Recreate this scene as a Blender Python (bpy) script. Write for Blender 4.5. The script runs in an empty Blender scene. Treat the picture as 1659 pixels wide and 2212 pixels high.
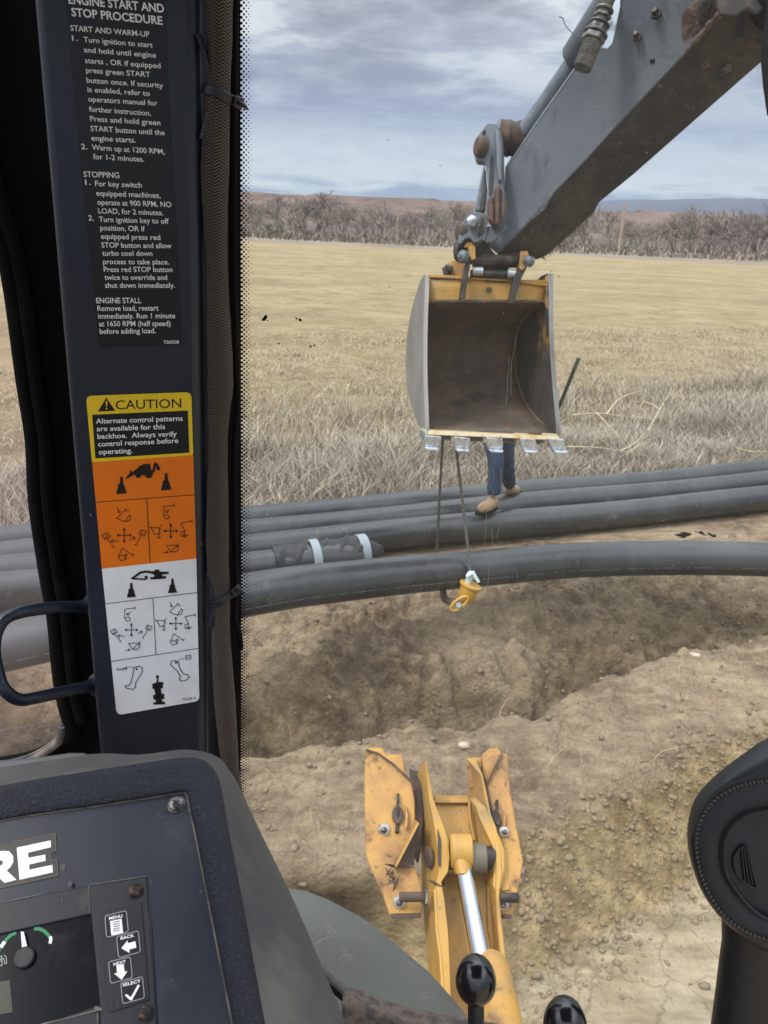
import bpy, bmesh, math, random
import numpy as np
from mathutils import Vector, Matrix
from mathutils.geometry import tessellate_polygon

random.seed(7); rng = np.random.default_rng(7)
S = bpy.context.scene
COL = S.collection
R = math.radians

# ------------------------------------------------------------------ camera
EYE = Vector((0, 0, 2.8)); PITCH = R(20.4); ROLL = R(2.6); FPX = 1663.0; CX, CY = 829.5, 1106.0
_f = Vector((0, math.cos(PITCH), -math.sin(PITCH)))
_u0 = Vector((0, math.sin(PITCH), math.cos(PITCH))); _r0 = Vector((1, 0, 0))
_r = _r0 * math.cos(ROLL) + _u0 * math.sin(ROLL)
_u = -_r0 * math.sin(ROLL) + _u0 * math.cos(ROLL)
cam_d = bpy.data.cameras.new('camera'); cam = bpy.data.objects.new('camera', cam_d); COL.objects.link(cam)
cam.matrix_world = Matrix(((_r.x, _u.x, -_f.x, EYE.x), (_r.y, _u.y, -_f.y, EYE.y), (_r.z, _u.z, -_f.z, EYE.z), (0, 0, 0, 1)))
cam_d.sensor_fit = 'VERTICAL'; cam_d.angle = 2 * math.atan(1106 / FPX)
cam_d.clip_start = 0.02; cam_d.clip_end = 8000
cam_d.dof.use_dof = True; cam_d.dof.focus_distance = 0.85
cam_d.dof.aperture_fstop = cam_d.lens / 1.5
S.camera = cam

# ------------------------------------------------------------------ world and sun
SUN_EL, SUN_AZ = R(52), R(-60)
w = bpy.data.worlds.new('World'); S.world = w; w.use_nodes = True
nt = w.node_tree; N = nt.nodes; L = nt.links
N.clear()
def nd(tree, typ, **kw):
    n = tree.nodes.new(typ)
    for k, v in kw.items():
        if k in n.inputs.keys() if isinstance(k, str) else False: n.inputs[k].default_value = v
        else: setattr(n, k, v)
    return n
def ramp(tree, fac, stops, interp='LINEAR'):
    n = tree.nodes.new('ShaderNodeValToRGB'); cr = n.color_ramp; cr.interpolation = interp
    while len(cr.elements) < len(stops): cr.elements.new(0.5)
    for e, (p, c) in zip(cr.elements, stops):
        e.position = p; e.color = (c[0], c[1], c[2], 1) if not isinstance(c, (int, float)) else (c, c, c, 1)
    tree.links.new(fac, n.inputs[0]); return n.outputs[0]
def mth(tree, op, a, b=None, c=None, clamp=False):
    n = tree.nodes.new('ShaderNodeMath'); n.operation = op; n.use_clamp = clamp
    for i, v in enumerate((a, b, c)):
        if v is None: continue
        if isinstance(v, (int, float)): n.inputs[i].default_value = v
        else: tree.links.new(v, n.inputs[i])
    return n.outputs[0]
def mix(tree, fac, a, b, mode='MIX'):
    n = tree.nodes.new('ShaderNodeMix'); n.data_type = 'RGBA'; n.blend_type = mode
    for s, v in ((n.inputs[0], fac), (n.inputs[6], a), (n.inputs[7], b)):
        if isinstance(v, (int, float)): s.default_value = v
        elif isinstance(v, (tuple, list)): s.default_value = (v[0], v[1], v[2], 1)
        else: tree.links.new(v, s)
    return n.outputs[2]
def noise(tree, vec, scale, detail=4, rough=0.55, dist=0.0):
    n = tree.nodes.new('ShaderNodeTexNoise'); n.inputs['Scale'].default_value = scale
    n.inputs['Detail'].default_value = detail; n.inputs['Roughness'].default_value = rough; n.inputs['Distortion'].default_value = dist
    tree.links.new(vec, n.inputs['Vector']); return n.outputs['Fac']
def srgb(r, g, b):
    f = lambda v: (v / 255 / 12.92) if v / 255 <= 0.04045 else ((v / 255 + 0.055) / 1.055) ** 2.4
    return (f(r), f(g), f(b))

sky = N.new('ShaderNodeTexSky'); sky.sky_type = 'NISHITA'; sky.sun_disc = False
sky.sun_elevation = SUN_EL; sky.sun_rotation = SUN_AZ
tc = N.new('ShaderNodeTexCoord'); sp = N.new('ShaderNodeSeparateXYZ'); L.new(tc.outputs['Generated'], sp.inputs[0])
zz = mth(nt, 'MAXIMUM', sp.outputs[2], 0.0); den = mth(nt, 'ADD', zz, 0.16)
px = mth(nt, 'DIVIDE', sp.outputs[0], den); py = mth(nt, 'DIVIDE', sp.outputs[1], den)
cb = N.new('ShaderNodeCombineXYZ'); L.new(px, cb.inputs[0]); L.new(py, cb.inputs[1]); cb.inputs[2].default_value = 3.7
mp = N.new('ShaderNodeMapping'); mp.inputs['Scale'].default_value = (1.0, 1.25, 1); mp.inputs['Rotation'].default_value = (0, 0, R(14)); L.new(cb.outputs[0], mp.inputs[0])
n1 = noise(nt, mp.outputs[0], 1.55, 7, 0.52, 0.45)
n2 = noise(nt, mp.outputs[0], 6.0, 7, 0.6, 0.15)
nn = mth(nt, 'ADD', mth(nt, 'MULTIPLY', n1, 0.72), mth(nt, 'MULTIPLY', n2, 0.28))
cloud = ramp(nt, nn, [(0.385, srgb(154, 160, 176)), (0.44, srgb(174, 180, 194)), (0.49, srgb(196, 203, 216)), (0.53, srgb(222, 231, 238)), (0.59, srgb(243, 248, 250))])
# blue rain band low over the horizon, pale gap under it
elev = mth(nt, 'ADD', sp.outputs[2], mth(nt, 'MULTIPLY', mth(nt, 'SUBTRACT', n1, 0.5), 0.10))
low = ramp(nt, elev, [(0.0, srgb(168, 190, 218)), (0.035, srgb(164, 186, 216)), (0.055, srgb(206, 220, 235)), (0.085, srgb(204, 217, 233)), (0.12, srgb(160, 176, 207)), (0.17, srgb(172, 185, 210)), (0.23, srgb(210, 221, 234)), (1.0, srgb(210, 221, 234))])
lowf = ramp(nt, sp.outputs[2], [(0.10, 0.85), (0.24, 0.0)])
skyc = mix(nt, lowf, cloud, low)
bg1 = N.new('ShaderNodeBackground'); L.new(sky.outputs[0], bg1.inputs[0]); bg1.inputs[1].default_value = 0.10
bg2 = N.new('ShaderNodeBackground'); L.new(skyc, bg2.inputs[0]); # an overcast sky is brightest overhead
zb_ = N.new('ShaderNodeMapRange'); zb_.inputs[1].default_value = .26; zb_.inputs[2].default_value = 1.0; zb_.inputs[3].default_value = .72; zb_.inputs[4].default_value = 3.1; L.new(sp.outputs[2], zb_.inputs[0]); L.new(zb_.outputs[0], bg2.inputs[1])
mx = N.new('ShaderNodeMixShader'); mx.inputs[0].default_value = 0.93; L.new(bg1.outputs[0], mx.inputs[1]); L.new(bg2.outputs[0], mx.inputs[2])
wo = N.new('ShaderNodeOutputWorld'); L.new(mx.outputs[0], wo.inputs[0])

sd = bpy.data.lights.new('sun', 'SUN'); sd.energy = 1.5; sd.angle = R(12); sd.color = (1.0, 0.96, 0.9)
so = bpy.data.objects.new('sun', sd); COL.objects.link(so)
so.rotation_euler = (R(90) - SUN_EL, 0, SUN_AZ * -1 + R(180) + R(0))
_sd = Vector((-0.55, -0.25, 0.8)).normalized()      # towards the sun: high, left and a little behind the cab
so.rotation_euler = _sd.to_track_quat('Z', 'Y').to_euler()
sky.sun_elevation = math.asin(_sd.z); sky.sun_rotation = math.atan2(_sd.x, _sd.y)
S.view_settings.view_transform = 'Standard'; S.view_settings.look = 'None'; S.view_settings.exposure = 0.5; S.view_settings.gamma = 1
S.cycles.max_bounces = 7; S.cycles.transparent_max_bounces = 16; S.cycles.diffuse_bounces = 3; S.cycles.glossy_bounces = 3

# ------------------------------------------------------------------ helpers
def ray(dx, dy): return _f + _r * ((dx - CX) / FPX) - _u * ((dy - CY) / FPX)
def W(dx, dy, zc): return EYE + ray(dx, dy) * zc
def G(dx, dy, z=0.0):
    d = ray(dx, dy); return EYE + d * ((z - EYE.z) / d.z)
def proj(p):
    v = Vector(p) - EYE; z = v.dot(_f); return (CX + v.dot(_r) / z * FPX, CY - v.dot(_u) / z * FPX, z)

class Plane:
    def __init__(s, a, b, c):
        s.o = a; n = (b - a).cross(c - a).normalized()
        if n.dot(EYE - a) < 0: n = -n
        s.n = n
    def at(s, dx, dy, off=0.0):
        d = ray(dx, dy); return EYE + d * ((s.o + s.n * off - EYE).dot(s.n) / d.dot(s.n))

class MB:
    def __init__(s): s.v = []; s.f = []; s.m = []; s.uv = {}
    def add(s, vs, fs, mi=0, uvs=None):
        o = len(s.v); s.v += [Vector(v) for v in vs]
        for k, f in enumerate(fs):
            if uvs is not None: s.uv[len(s.f)] = uvs[k]
            s.f.append([i + o for i in f]); s.m.append(mi)
        return s
    def plate(s, pts, vec, mi=0, ms=None):
        n = len(pts); pts = [Vector(p) for p in pts]; bk = [p + vec for p in pts]
        nrm = Vector((0, 0, 0))
        for i in range(n): nrm += pts[i].cross(pts[(i + 1) % n])
        fr = list(range(n)); flip = nrm.dot(vec) > 0
        if flip: pts = pts[::-1]; bk = bk[::-1]
        s.add(pts + bk, [fr], mi)
        o = len(s.v) - 2 * n
        s.f.append([o + n + i for i in reversed(range(n))]); s.m.append(mi)
        for i in range(n):
            j = (i + 1) % n
            s.f.append([o + j, o + i, o + n + i, o + n + j]); s.m.append(mi if ms is None else ms)
        return s
    def hexa(s, fr, bk, mi=0):
        s.add(list(fr) + list(bk), [(0, 1, 2, 3), (7, 6, 5, 4), (0, 4, 5, 1), (1, 5, 6, 2), (2, 6, 7, 3), (3, 7, 4, 0)], mi); return s
    def loft(s, rings, mi=0, cap=True, closed=True, loop=False, uvlen=None):
        n = len(rings[0]); vs = [v for r in rings for v in r]; fs = []; uvs = []
        m = len(rings)
        for k in range(m if loop else m - 1):
            k2 = (k + 1) % m
            for i in range(n if closed else n - 1):
                j = (i + 1) % n
                fs.append((k * n + i, k * n + j, k2 * n + j, k2 * n + i))
                if uvlen: uvs.append(((i / n, uvlen[k]), ((i + 1) / n, uvlen[k]), ((i + 1) / n, uvlen[k + 1]), (i / n, uvlen[k + 1])))
        o = len(s.f)
        s.add(vs, fs, mi, uvs if uvlen else None)
        if cap and not loop and closed:
            b = len(s.v) - len(vs)
            s.f.append([b + i for i in reversed(range(n))]); s.m.append(mi)
            s.f.append([b + (m - 1) * n + i for i in range(n)]); s.m.append(mi)
        return s
    def tube(s, pts, r, n=16, mi=0, cap=True, loop=False, uv=False, squash=None):
        pts = [Vector(p) for p in pts]; m = len(pts); rs = r if isinstance(r, (list, tuple)) else [r] * m
        rings = []; ref = None; ln = [0.0]
        for k in range(m):
            if loop: t = pts[(k + 1) % m] - pts[k - 1]
            else: t = pts[min(k + 1, m - 1)] - pts[max(k - 1, 0)]
            t.normalize()
            if ref is None:
                ref = Vector((0, 0, 1)) if abs(t.z) < 0.9 else Vector((1, 0, 0))
            a = (ref - t * ref.dot(t)).normalized(); ref = a; b = t.cross(a)
            if k: ln.append(ln[-1] + (pts[k] - pts[k - 1]).length)
            rings.append([pts[k] + (a * math.cos(2 * math.pi * i / n) + b * math.sin(2 * math.pi * i / n)) * rs[k] for i in range(n)])
        return s.loft(rings, mi, cap, True, loop, ln if uv else None)
    def cyl(s, a, b, r, n=24, mi=0): return s.tube([a, b], r, n, mi)
    def lathe(s, base, axis, prof, n=32, mi=0):
        ax = Vector(axis).normalized(); t = ax.orthogonal().normalized(); b = ax.cross(t); base = Vector(base)
        rings = [[base + ax * h + (t * math.cos(2 * math.pi * i / n) + b * math.sin(2 * math.pi * i / n)) * max(r, 1e-5) for i in range(n)] for r, h in prof]
        return s.loft(rings, mi, True)
    def build(s, name, mats, parent=None, bevel=0, angle=35, sub=0, seg=2, flat=False, base=None):
        me = bpy.data.meshes.new(name)
        off = Vector((0, 0, 0))
        if parent is not None: off = Vector(parent['_w'])
        elif base is not None: off = Vector(base)
        vs = [tuple(v - off) for v in s.v]
        me.from_pydata(vs, [], s.f)
        if not isinstance(mats, (list, tuple)): mats = [mats]
        for m in mats: me.materials.append(m)
        me.polygons.foreach_set('material_index', s.m)
        if s.uv:
            ul = me.uv_layers.new(name='UVMap')
            for fi, uv in s.uv.items():
                p = me.polygons[fi]
                for k, li in enumerate(p.loop_indices): ul.data[li].uv = uv[k]
        bm = bmesh.new(); bm.from_mesh(me)
        bmesh.ops.remove_doubles(bm, verts=bm.verts, dist=1e-6)
        if not s.uv and not flat: bmesh.ops.recalc_face_normals(bm, faces=bm.faces)
        bm.to_mesh(me); bm.free()
        if not flat:
            me.polygons.foreach_set('use_smooth', [True] * len(me.polygons))
            me.set_sharp_from_angle(angle=R(angle))
        me.update()
        o = bpy.data.objects.new(name, me); COL.objects.link(o)
        if parent is not None: o.parent = parent
        elif base is not None: o.location = base
        o['_w'] = tuple(off)
        if bevel:
            b = o.modifiers.new('bevel', 'BEVEL'); b.width = bevel; b.segments = seg; b.limit_method = 'ANGLE'; b.angle_limit = R(38); b.harden_normals = False
        if sub:
            q = o.modifiers.new('sub', 'SUBSURF'); q.levels = sub; q.render_levels = sub
        return o
def tag(o, label=None, cat=None, group=None, kind=None):
    if label: o['label'] = label
    if cat: o['category'] = cat
    if group: o['group'] = group
    if kind: o['kind'] = kind
    return o
def thing(name, loc, label, cat, group=None):
    o = bpy.data.objects.new(name, None); COL.objects.link(o); o.location = loc; o.empty_display_size = 0.05
    o['_w'] = tuple(loc); return tag(o, label, cat, group)
def cr(pts, k=8, loop=False):
    """Catmull-Rom through points"""
    P = [Vector(p) for p in pts]; n = len(P); out = []
    for i in range(n if loop else n - 1):
        if loop: a, b, c, d = P[i - 1], P[i], P[(i + 1) % n], P[(i + 2) % n]
        else: a, b, c, d = P[max(i - 1, 0)], P[i], P[i + 1], P[min(i + 2, n - 1)]
        for j in range(k):
            t = j / k
            out.append(0.5 * ((2 * b) + (c - a) * t + (2 * a - 5 * b + 4 * c - d) * t * t + (3 * b - a - 3 * c + d) * t ** 3))
    if not loop: out.append(P[-1])
    return out

# ------------------------------------------------------------------ materials
def mat(name, base, rough=0.5, metal=0.0, layers=(), bump=None, rvar=None, spec=0.5, coat=0.0, coord='Object', scale=(1, 1, 1), sheen=0, rot=(0, 0, 0)):
    """layers: (colour, scale, lo, hi, stretch|None, roughness|None)"""
    m = bpy.data.materials.new(name); m.use_nodes = True; t = m.node_tree; b = t.nodes['Principled BSDF']
    tcn = t.nodes.new('ShaderNodeTexCoord'); mpn = t.nodes.new('ShaderNodeMapping'); mpn.inputs['Scale'].default_value = scale; mpn.inputs['Rotation'].default_value = rot
    t.links.new(tcn.outputs[coord], mpn.inputs[0]); vec = mpn.outputs[0]
    colr = base; rg = rough; first = True
    for ly in layers:
        c, sc, lo, hi = ly[:4]; st = ly[4] if len(ly) > 4 else None; lr = ly[5] if len(ly) > 5 else None
        v = vec
        if st:
            q = t.nodes.new('ShaderNodeMapping'); q.inputs['Scale'].default_value = st; t.links.new(vec, q.inputs[0]); v = q.outputs[0]
        f = ramp(t, noise(t, v, sc, 6, 0.62, 0.15), [(lo - .004, 0.0), (lo, 1.0), (lo + .004, 0.0)] if hi == 'line' else [(lo, 0.0), (hi, 1.0)])
        colr = mix(t, f, colr, c)
        if lr is not None:
            q = t.nodes.new('ShaderNodeMix'); q.data_type = 'FLOAT'; t.links.new(f, q.inputs[0])
            if isinstance(rg, (int, float)): q.inputs[2].default_value = rg
            else: t.links.new(rg, q.inputs[2])
            q.inputs[3].default_value = lr; rg = q.outputs[0]
    if isinstance(colr, tuple): b.inputs['Base Color'].default_value = (*colr, 1)
    else: t.links.new(colr, b.inputs['Base Color'])
    if isinstance(rg, (int, float)): b.inputs['Roughness'].default_value = rg
    else: t.links.new(rg, b.inputs['Roughness'])
    b.inputs['Metallic'].default_value = metal
    b.inputs['Specular IOR Level'].default_value = spec
    if coat: b.inputs['Coat Weight'].default_value = coat
    if bump:
        hs = None
        for (sc, st) in (bump if isinstance(bump, list) else [bump]):
            h = mth(t, 'MULTIPLY', noise(t, vec, sc, 5, 0.6), st)
            hs = h if hs is None else mth(t, 'ADD', hs, h)
        bn = t.nodes.new('ShaderNodeBump'); bn.inputs['Strength'].default_value = 1.0; bn.inputs['Distance'].default_value = 1.0
        t.links.new(hs, bn.inputs['Height']); t.links.new(bn.outputs[0], b.inputs['Normal'])
    return m

M = {}
M['yellow'] = mat('yellow_paint', srgb(182, 140, 62), 0.46, 0, [(srgb(196, 140, 60), 3, 0.42, 0.75, None, 0.6), (srgb(150, 126, 84), 4.5, 0.48, 0.68, None, 0.75), (srgb(128, 92, 62), 9, 0.62, 0.70, None, 0.8), (srgb(110, 88, 62), 14, .585, 'line'), (srgb(96, 74, 58), 38, 0.66, 0.74, None, 0.8)], bump=[(60, .0006)])
M['yellow_worn'] = mat('yellow_worn_paint', srgb(180, 136, 64), 0.52, 0, [(srgb(186, 130, 66), 6, 0.45, 0.7), (srgb(148, 112, 70), 5, 0.46, 0.64, None, 0.75), (srgb(104, 78, 58), 11, 0.57, 0.68, None, 0.85), (srgb(94, 74, 56), 12, .56, 'line'), (srgb(82, 62, 52), 45, 0.60, 0.70, None, 0.85)], bump=[(60, .001)])
M['cream'] = mat('bare_edge_yellow', srgb(196, 180, 146), 0.5, 0.1, [(srgb(186, 150, 84), 9, 0.54, 0.66), (srgb(120, 104, 84), 22, 0.6, 0.7)])
M['rust'] = mat('rusty_steel', srgb(84, 68, 58), 0.75, 0.2, [(srgb(112, 84, 64), 14, 0.5, 0.65), (srgb(56, 48, 44), 8, 0.5, 0.68)], bump=[(80, .002)])
M['steel'] = mat('worn_steel', srgb(176, 182, 188), 0.36, 0.75, [(srgb(120, 116, 110), 12, 0.5, 0.7, None, 0.6)], bump=[(50, .0008)])
M['zinc'] = mat('zinc_bolt', srgb(196, 196, 190), 0.38, 0.8, [(srgb(110, 96, 80), 60, 0.52, 0.7)])
M['chrome'] = mat('chrome_rod', (0.55, 0.57, 0.60), 0.10, 1.0, [((0.6, 0.6, 0.6), 20, 0.6, 0.75, None, 0.3)])
M['gray_paint'] = mat('grey_arm_paint', srgb(92, 100, 108), 0.5, 0.0, [(srgb(108, 114, 120), 1.4, 0.4, 0.7), (srgb(84, 88, 94), 5, 0.56, 0.75, None, 0.65), (srgb(138, 140, 140), 26, 0.68, 0.72), (srgb(112, 92, 78), 9, 0.66, 0.76), (srgb(132, 136, 138), 5, .565, 'line'), (srgb(66, 68, 72), 3, .6, .72, (1, 1, .3))], bump=[(7, .004), (60, .0008)])
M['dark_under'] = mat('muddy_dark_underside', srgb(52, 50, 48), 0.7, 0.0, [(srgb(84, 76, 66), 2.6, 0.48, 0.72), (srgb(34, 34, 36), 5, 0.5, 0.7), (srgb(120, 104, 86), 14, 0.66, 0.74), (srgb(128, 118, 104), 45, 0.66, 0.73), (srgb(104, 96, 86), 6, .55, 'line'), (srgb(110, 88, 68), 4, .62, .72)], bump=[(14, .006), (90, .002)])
M['mud'] = mat('caked_mud', srgb(112, 98, 86), 0.9, 0, [(srgb(92, 76, 66), 10, 0.4, 0.6)], bump=[(40, .012)])
M['dark_steel'] = mat('greasy_dark_steel', srgb(54, 50, 46), 0.5, 0.4, [(srgb(96, 84, 70), 9, 0.5, 0.7), (srgb(26, 26, 26), 7, 0.5, 0.65)], bump=[(40, .002)])
M['bucket_in'] = mat('bucket_inside_steel', srgb(80, 72, 64), 0.66, 0.1, [(srgb(112, 92, 78), 2.4, 0.40, 0.60), (srgb(136, 90, 54), 8, 0.57, 0.68), (srgb(120, 100, 84), 22, .6, .7), (srgb(66, 63, 60), 4, 0.50, 0.66), (srgb(132, 128, 120), 10, 0.66, 0.8)], bump=[(18, .003)])
M['bucket_wall'] = mat('bucket_wall_paint', srgb(66, 62, 58), 0.72, 0.1, [(srgb(150, 112, 52), 2.6, 0.57, 0.62), (srgb(40, 39, 38), 8, 0.5, 0.68)], bump=[(20, .002)])
M['bucket_side'] = mat('bucket_scoured_side', srgb(140, 140, 138), 0.5, 0.3, [(srgb(112, 110, 106), 3, 0.4, 0.7)], bump=[(30, .0008)])
M['bucket_edge'] = mat('bare_bucket_edge', srgb(168, 166, 162), .5, .3, [(srgb(176, 140, 80), 5, .60, .66)])
M['tooth'] = mat('scoured_tooth_steel', srgb(205, 212, 218), 0.34, 0.7, [(srgb(140, 136, 130), 30, 0.5, 0.7)], bump=[(70, .001)])
M['pipe'] = mat('black_poly_pipe', srgb(50, 52, 53), 0.25, 0, [(srgb(72, 75, 75), 1.6, 0.42, 0.75, None, 0.42), (srgb(120, 112, 100), 26, 0.68, 0.74, None, .7), (srgb(104, 98, 90), 5, .60, .74, None, .7), (srgb(64, 66, 68), 4, 0.5, 0.72)], bump=[(6, .002)])
M['tarp'] = mat('grey_tarp', srgb(42, 44, 45), 0.7, 0, [(srgb(58, 58, 57), 8, 0.45, 0.7)], bump=[(30, .004)])
M['strap'] = mat('white_tape', srgb(140, 150, 156), 0.5)
M['rope'] = mat('wire_rope', srgb(104, 100, 94), 0.6, 0.1, [(srgb(70, 64, 58), 60, 0.45, 0.6)])
M['denim'] = mat('blue_denim', srgb(34, 54, 80), 0.85, 0, [(srgb(52, 74, 96), 9, 0.5, 0.68), (srgb(20, 30, 42), 22, 0.5, 0.65)], bump=[(30, .006)])
M['boot'] = mat('tan_boot_leather', srgb(146, 122, 94), 0.75, 0, [(srgb(120, 96, 72), 18, 0.5, 0.65)])
M['jacket'] = mat('grey_jacket', srgb(70, 72, 76), 0.85, 0, bump=[(20, .004)])
M['skin'] = mat('skin', srgb(196, 148, 120), 0.55)
M['hair'] = mat('hair', srgb(50, 38, 30), 0.7)
M['green_post'] = mat('green_post_paint', srgb(60, 78, 62), 0.6, 0, [(srgb(96, 96, 84), 12, 0.5, 0.65)])
M['wood_pole'] = mat('weathered_pole_wood', srgb(184, 166, 146), 0.85, 0, [(srgb(140, 120, 100), 3, 0.4, 0.6, (4, 4, .4))])
M['straw'] = mat('bleached_branch', srgb(206, 192, 160), 0.8, 0, [(srgb(170, 150, 118), 12, 0.4, 0.6)])
M['bark'] = mat('grey_bark', srgb(150, 138, 126), 0.9, 0, [(srgb(122, 112, 104), .05, 0.4, 0.6)])
M['stone'] = mat('pale_stone', srgb(182, 168, 150), 0.85, 0, [(srgb(150, 136, 118), 10, 0.45, 0.6)], bump=[(30, .003)])
# cab
M['cab_paint'] = mat('dark_blue_cab_paint', srgb(23, 32, 48), 0.34, 0, [(srgb(40, 46, 55), 5, 0.42, 0.75, None, 0.5), (srgb(112, 106, 98), 70, 0.70, 0.74, None, 0.8), (srgb(84, 84, 84), 13, 0.66, 0.8)], bump=[(160, .00008)])
M['rubber'] = mat('black_rubber', srgb(11, 11, 12), 0.8, 0, [(srgb(28, 27, 26), 20, 0.5, 0.75)], bump=[(120, .0004)], spec=.12)
M['rubber_dusty'] = mat('dusty_rubber_seal', srgb(84, 80, 80), 0.7, 0, [(srgb(128, 118, 112), 24, 0.45, 0.6)], bump=[(200, .0006)])
M['plastic_black'] = mat('matte_black_plastic', srgb(22, 24, 30), 0.45, 0, [(srgb(34, 36, 42), 30, 0.4, 0.7)], bump=[(260, .00015)])
M['gloss_black'] = mat('gloss_black_knob', (0.006, 0.006, 0.007), 0.2, 0, spec=0.6, coat=0.3)
M['face'] = mat('navy_panel', srgb(20, 28, 44), 0.45, 0, [(srgb(32, 39, 54), 9, 0.42, 0.72, None, 0.55), (srgb(96, 94, 92), 60, 0.70, 0.74), (srgb(52, 56, 68), 16, 0.56, 0.78, None, .62), (srgb(58, 60, 68), 7, .57, 'line')], bump=[(200, .00006)])
M['pebble'] = mat('pebbled_navy_plastic', srgb(33, 37, 50), 0.46, 0, [(srgb(44, 49, 62), 12, 0.45, 0.75), (srgb(60, 64, 78), 430, 0.53, 0.64)], bump=[(430, .007)])
M['housing'] = mat('dusty_grey_housing', srgb(66, 66, 68), 0.62, 0, [(srgb(86, 86, 83), 9, 0.4, 0.7), (srgb(58, 60, 64), 16, 0.5, 0.75), (srgb(150, 148, 142), 60, 0.70, 0.74, (1, 1, .35)), (srgb(102, 98, 92), 12, .52, .68, (1, 1, .3))], bump=[(500, .0003)])
M['bezel'] = mat('dark_bezel', srgb(29, 30, 37), 0.5, 0, [(srgb(70, 64, 60), 40, 0.62, 0.74)], bump=[(300, .0001)])
M['screen'] = mat('dark_screen', srgb(17, 21, 27), 0.22, 0, [(srgb(42, 46, 50), 8, 0.5, 0.75, None, 0.4)])
M['lcd'] = mat('olive_display', srgb(46, 50, 36), 0.4)
M['dust_line'] = mat('dust_in_seam', srgb(118, 108, 98), 0.9, 0, [(srgb(74, 70, 70), 60, 0.4, 0.62)])
M['white_print'] = mat('white_print', srgb(242, 243, 244), 0.5)
M['grey_print'] = mat('grey_print', srgb(150, 152, 152), 0.5)
M['gold_line'] = mat('badge_outline', srgb(120, 104, 84), 0.6)
M['badge_dark'] = mat('badge_backing', srgb(58, 54, 52), 0.5)
M['green_print'] = mat('green_print', srgb(38, 130, 84), 0.5)
M['dec_black'] = mat('black_decal', srgb(12, 13, 18), 0.4)
M['dec_yellow'] = mat('yellow_decal', srgb(240, 204, 36), 0.4)
M['dec_orange'] = mat('orange_decal', srgb(240, 122, 14), 0.4, 0, [(srgb(228, 112, 16), 20, 0.4, 0.7)])
M['dec_white'] = mat('white_decal', srgb(232, 236, 240), 0.42, 0, [(srgb(220, 222, 226), 20, 0.5, 0.7), (srgb(176, 150, 130), 50, 0.73, 0.78)])
M['ink'] = mat('black_ink', srgb(16, 16, 18), 0.45)
M['leather'] = mat('black_vinyl', srgb(24, 26, 31), 0.5, 0, [(srgb(36, 38, 44), 20, 0.45, 0.7)], bump=[(420, .0002)])
M['leather_top'] = mat('grey_dusty_vinyl', srgb(96, 102, 114), 0.42, 0, bump=[(420, .0002)])
M['stitch'] = mat('pale_stitching', srgb(74, 72, 68), 0.8)
M['cowl'] = mat('dusty_grey_cowl', srgb(82, 79, 76), 0.72, 0, [(srgb(96, 93, 89), 4, 0.38, 0.72), (srgb(72, 75, 74), 7, 0.55, 0.75), (srgb(170, 172, 166), 55, 0.71, 0.75, (1, 1, .25)), (srgb(150, 150, 142), 3.2, 0.5, 'line', (1, 2.6, 1)), (srgb(140, 140, 132), 9, 0.56, 'line', (1, 2.6, 1)), (srgb(86, 88, 84), 3, .40, .5)], bump=[(30, .0006)])
M['carpet'] = mat('brown_floor_mat', srgb(112, 98, 88), 0.95, 0, [(srgb(76, 70, 66), 80, 0.45, 0.6)], bump=[(300, .002)])
M['screw'] = mat('screw_steel', srgb(120, 118, 118), 0.4, 0.8, [(srgb(60, 52, 48), 120, 0.45, 0.6)], bump=[(600, .0002)])
M['screw_dark'] = mat('rusty_dark_screw', srgb(44, 40, 40), 0.55, 0.5, [(srgb(112, 86, 68), 160, 0.52, 0.65)])

# ------------------------------------------------------------------ terrain
_perm = rng.random((256, 256))
def vnoise(x, y):
    xi = np.floor(x).astype(int); yi = np.floor(y).astype(int); fx = x - xi; fy = y - yi
    fx = fx * fx * (3 - 2 * fx); fy = fy * fy * (3 - 2 * fy)
    g = lambda a, b: _perm[a & 255, b & 255]
    return (g(xi, yi) * (1 - fx) + g(xi + 1, yi) * fx) * (1 - fy) + (g(xi, yi + 1) * (1 - fx) + g(xi + 1, yi + 1) * fx) * fy
def fbm(x, y, o=5, gain=0.5):
    s = 0; a = 1; t = 0
    for k in range(o):
        s = s + a * vnoise(x * 2 ** k + 17.3 * k, y * 2 ** k + 9.1 * k); t += a; a *= gain
    return s / t - 0.5
def sstep(a, b, x):
    t = np.clip((x - a) / (b - a), 0, 1); return t * t * (3 - 2 * t)
def linexy(pp, z=0.0):
    q = sorted([(G(a, b, z).x, G(a, b, z).y) for a, b in pp]); return np.array([i[0] for i in q]), np.array([i[1] for i in q])
NL = linexy([(518, 1662), (745, 1612), (930, 1573), (1164, 1550), (1260, 1502), (1370, 1447), (1549, 1399), (1659, 1371)])
PL = linexy([(620, 1875), (700, 1872), (800, 1868), (920, 1840), (1060, 1790), (1130, 1752), (1260, 1690), (1450, 1600), (1659, 1520)])
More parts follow.
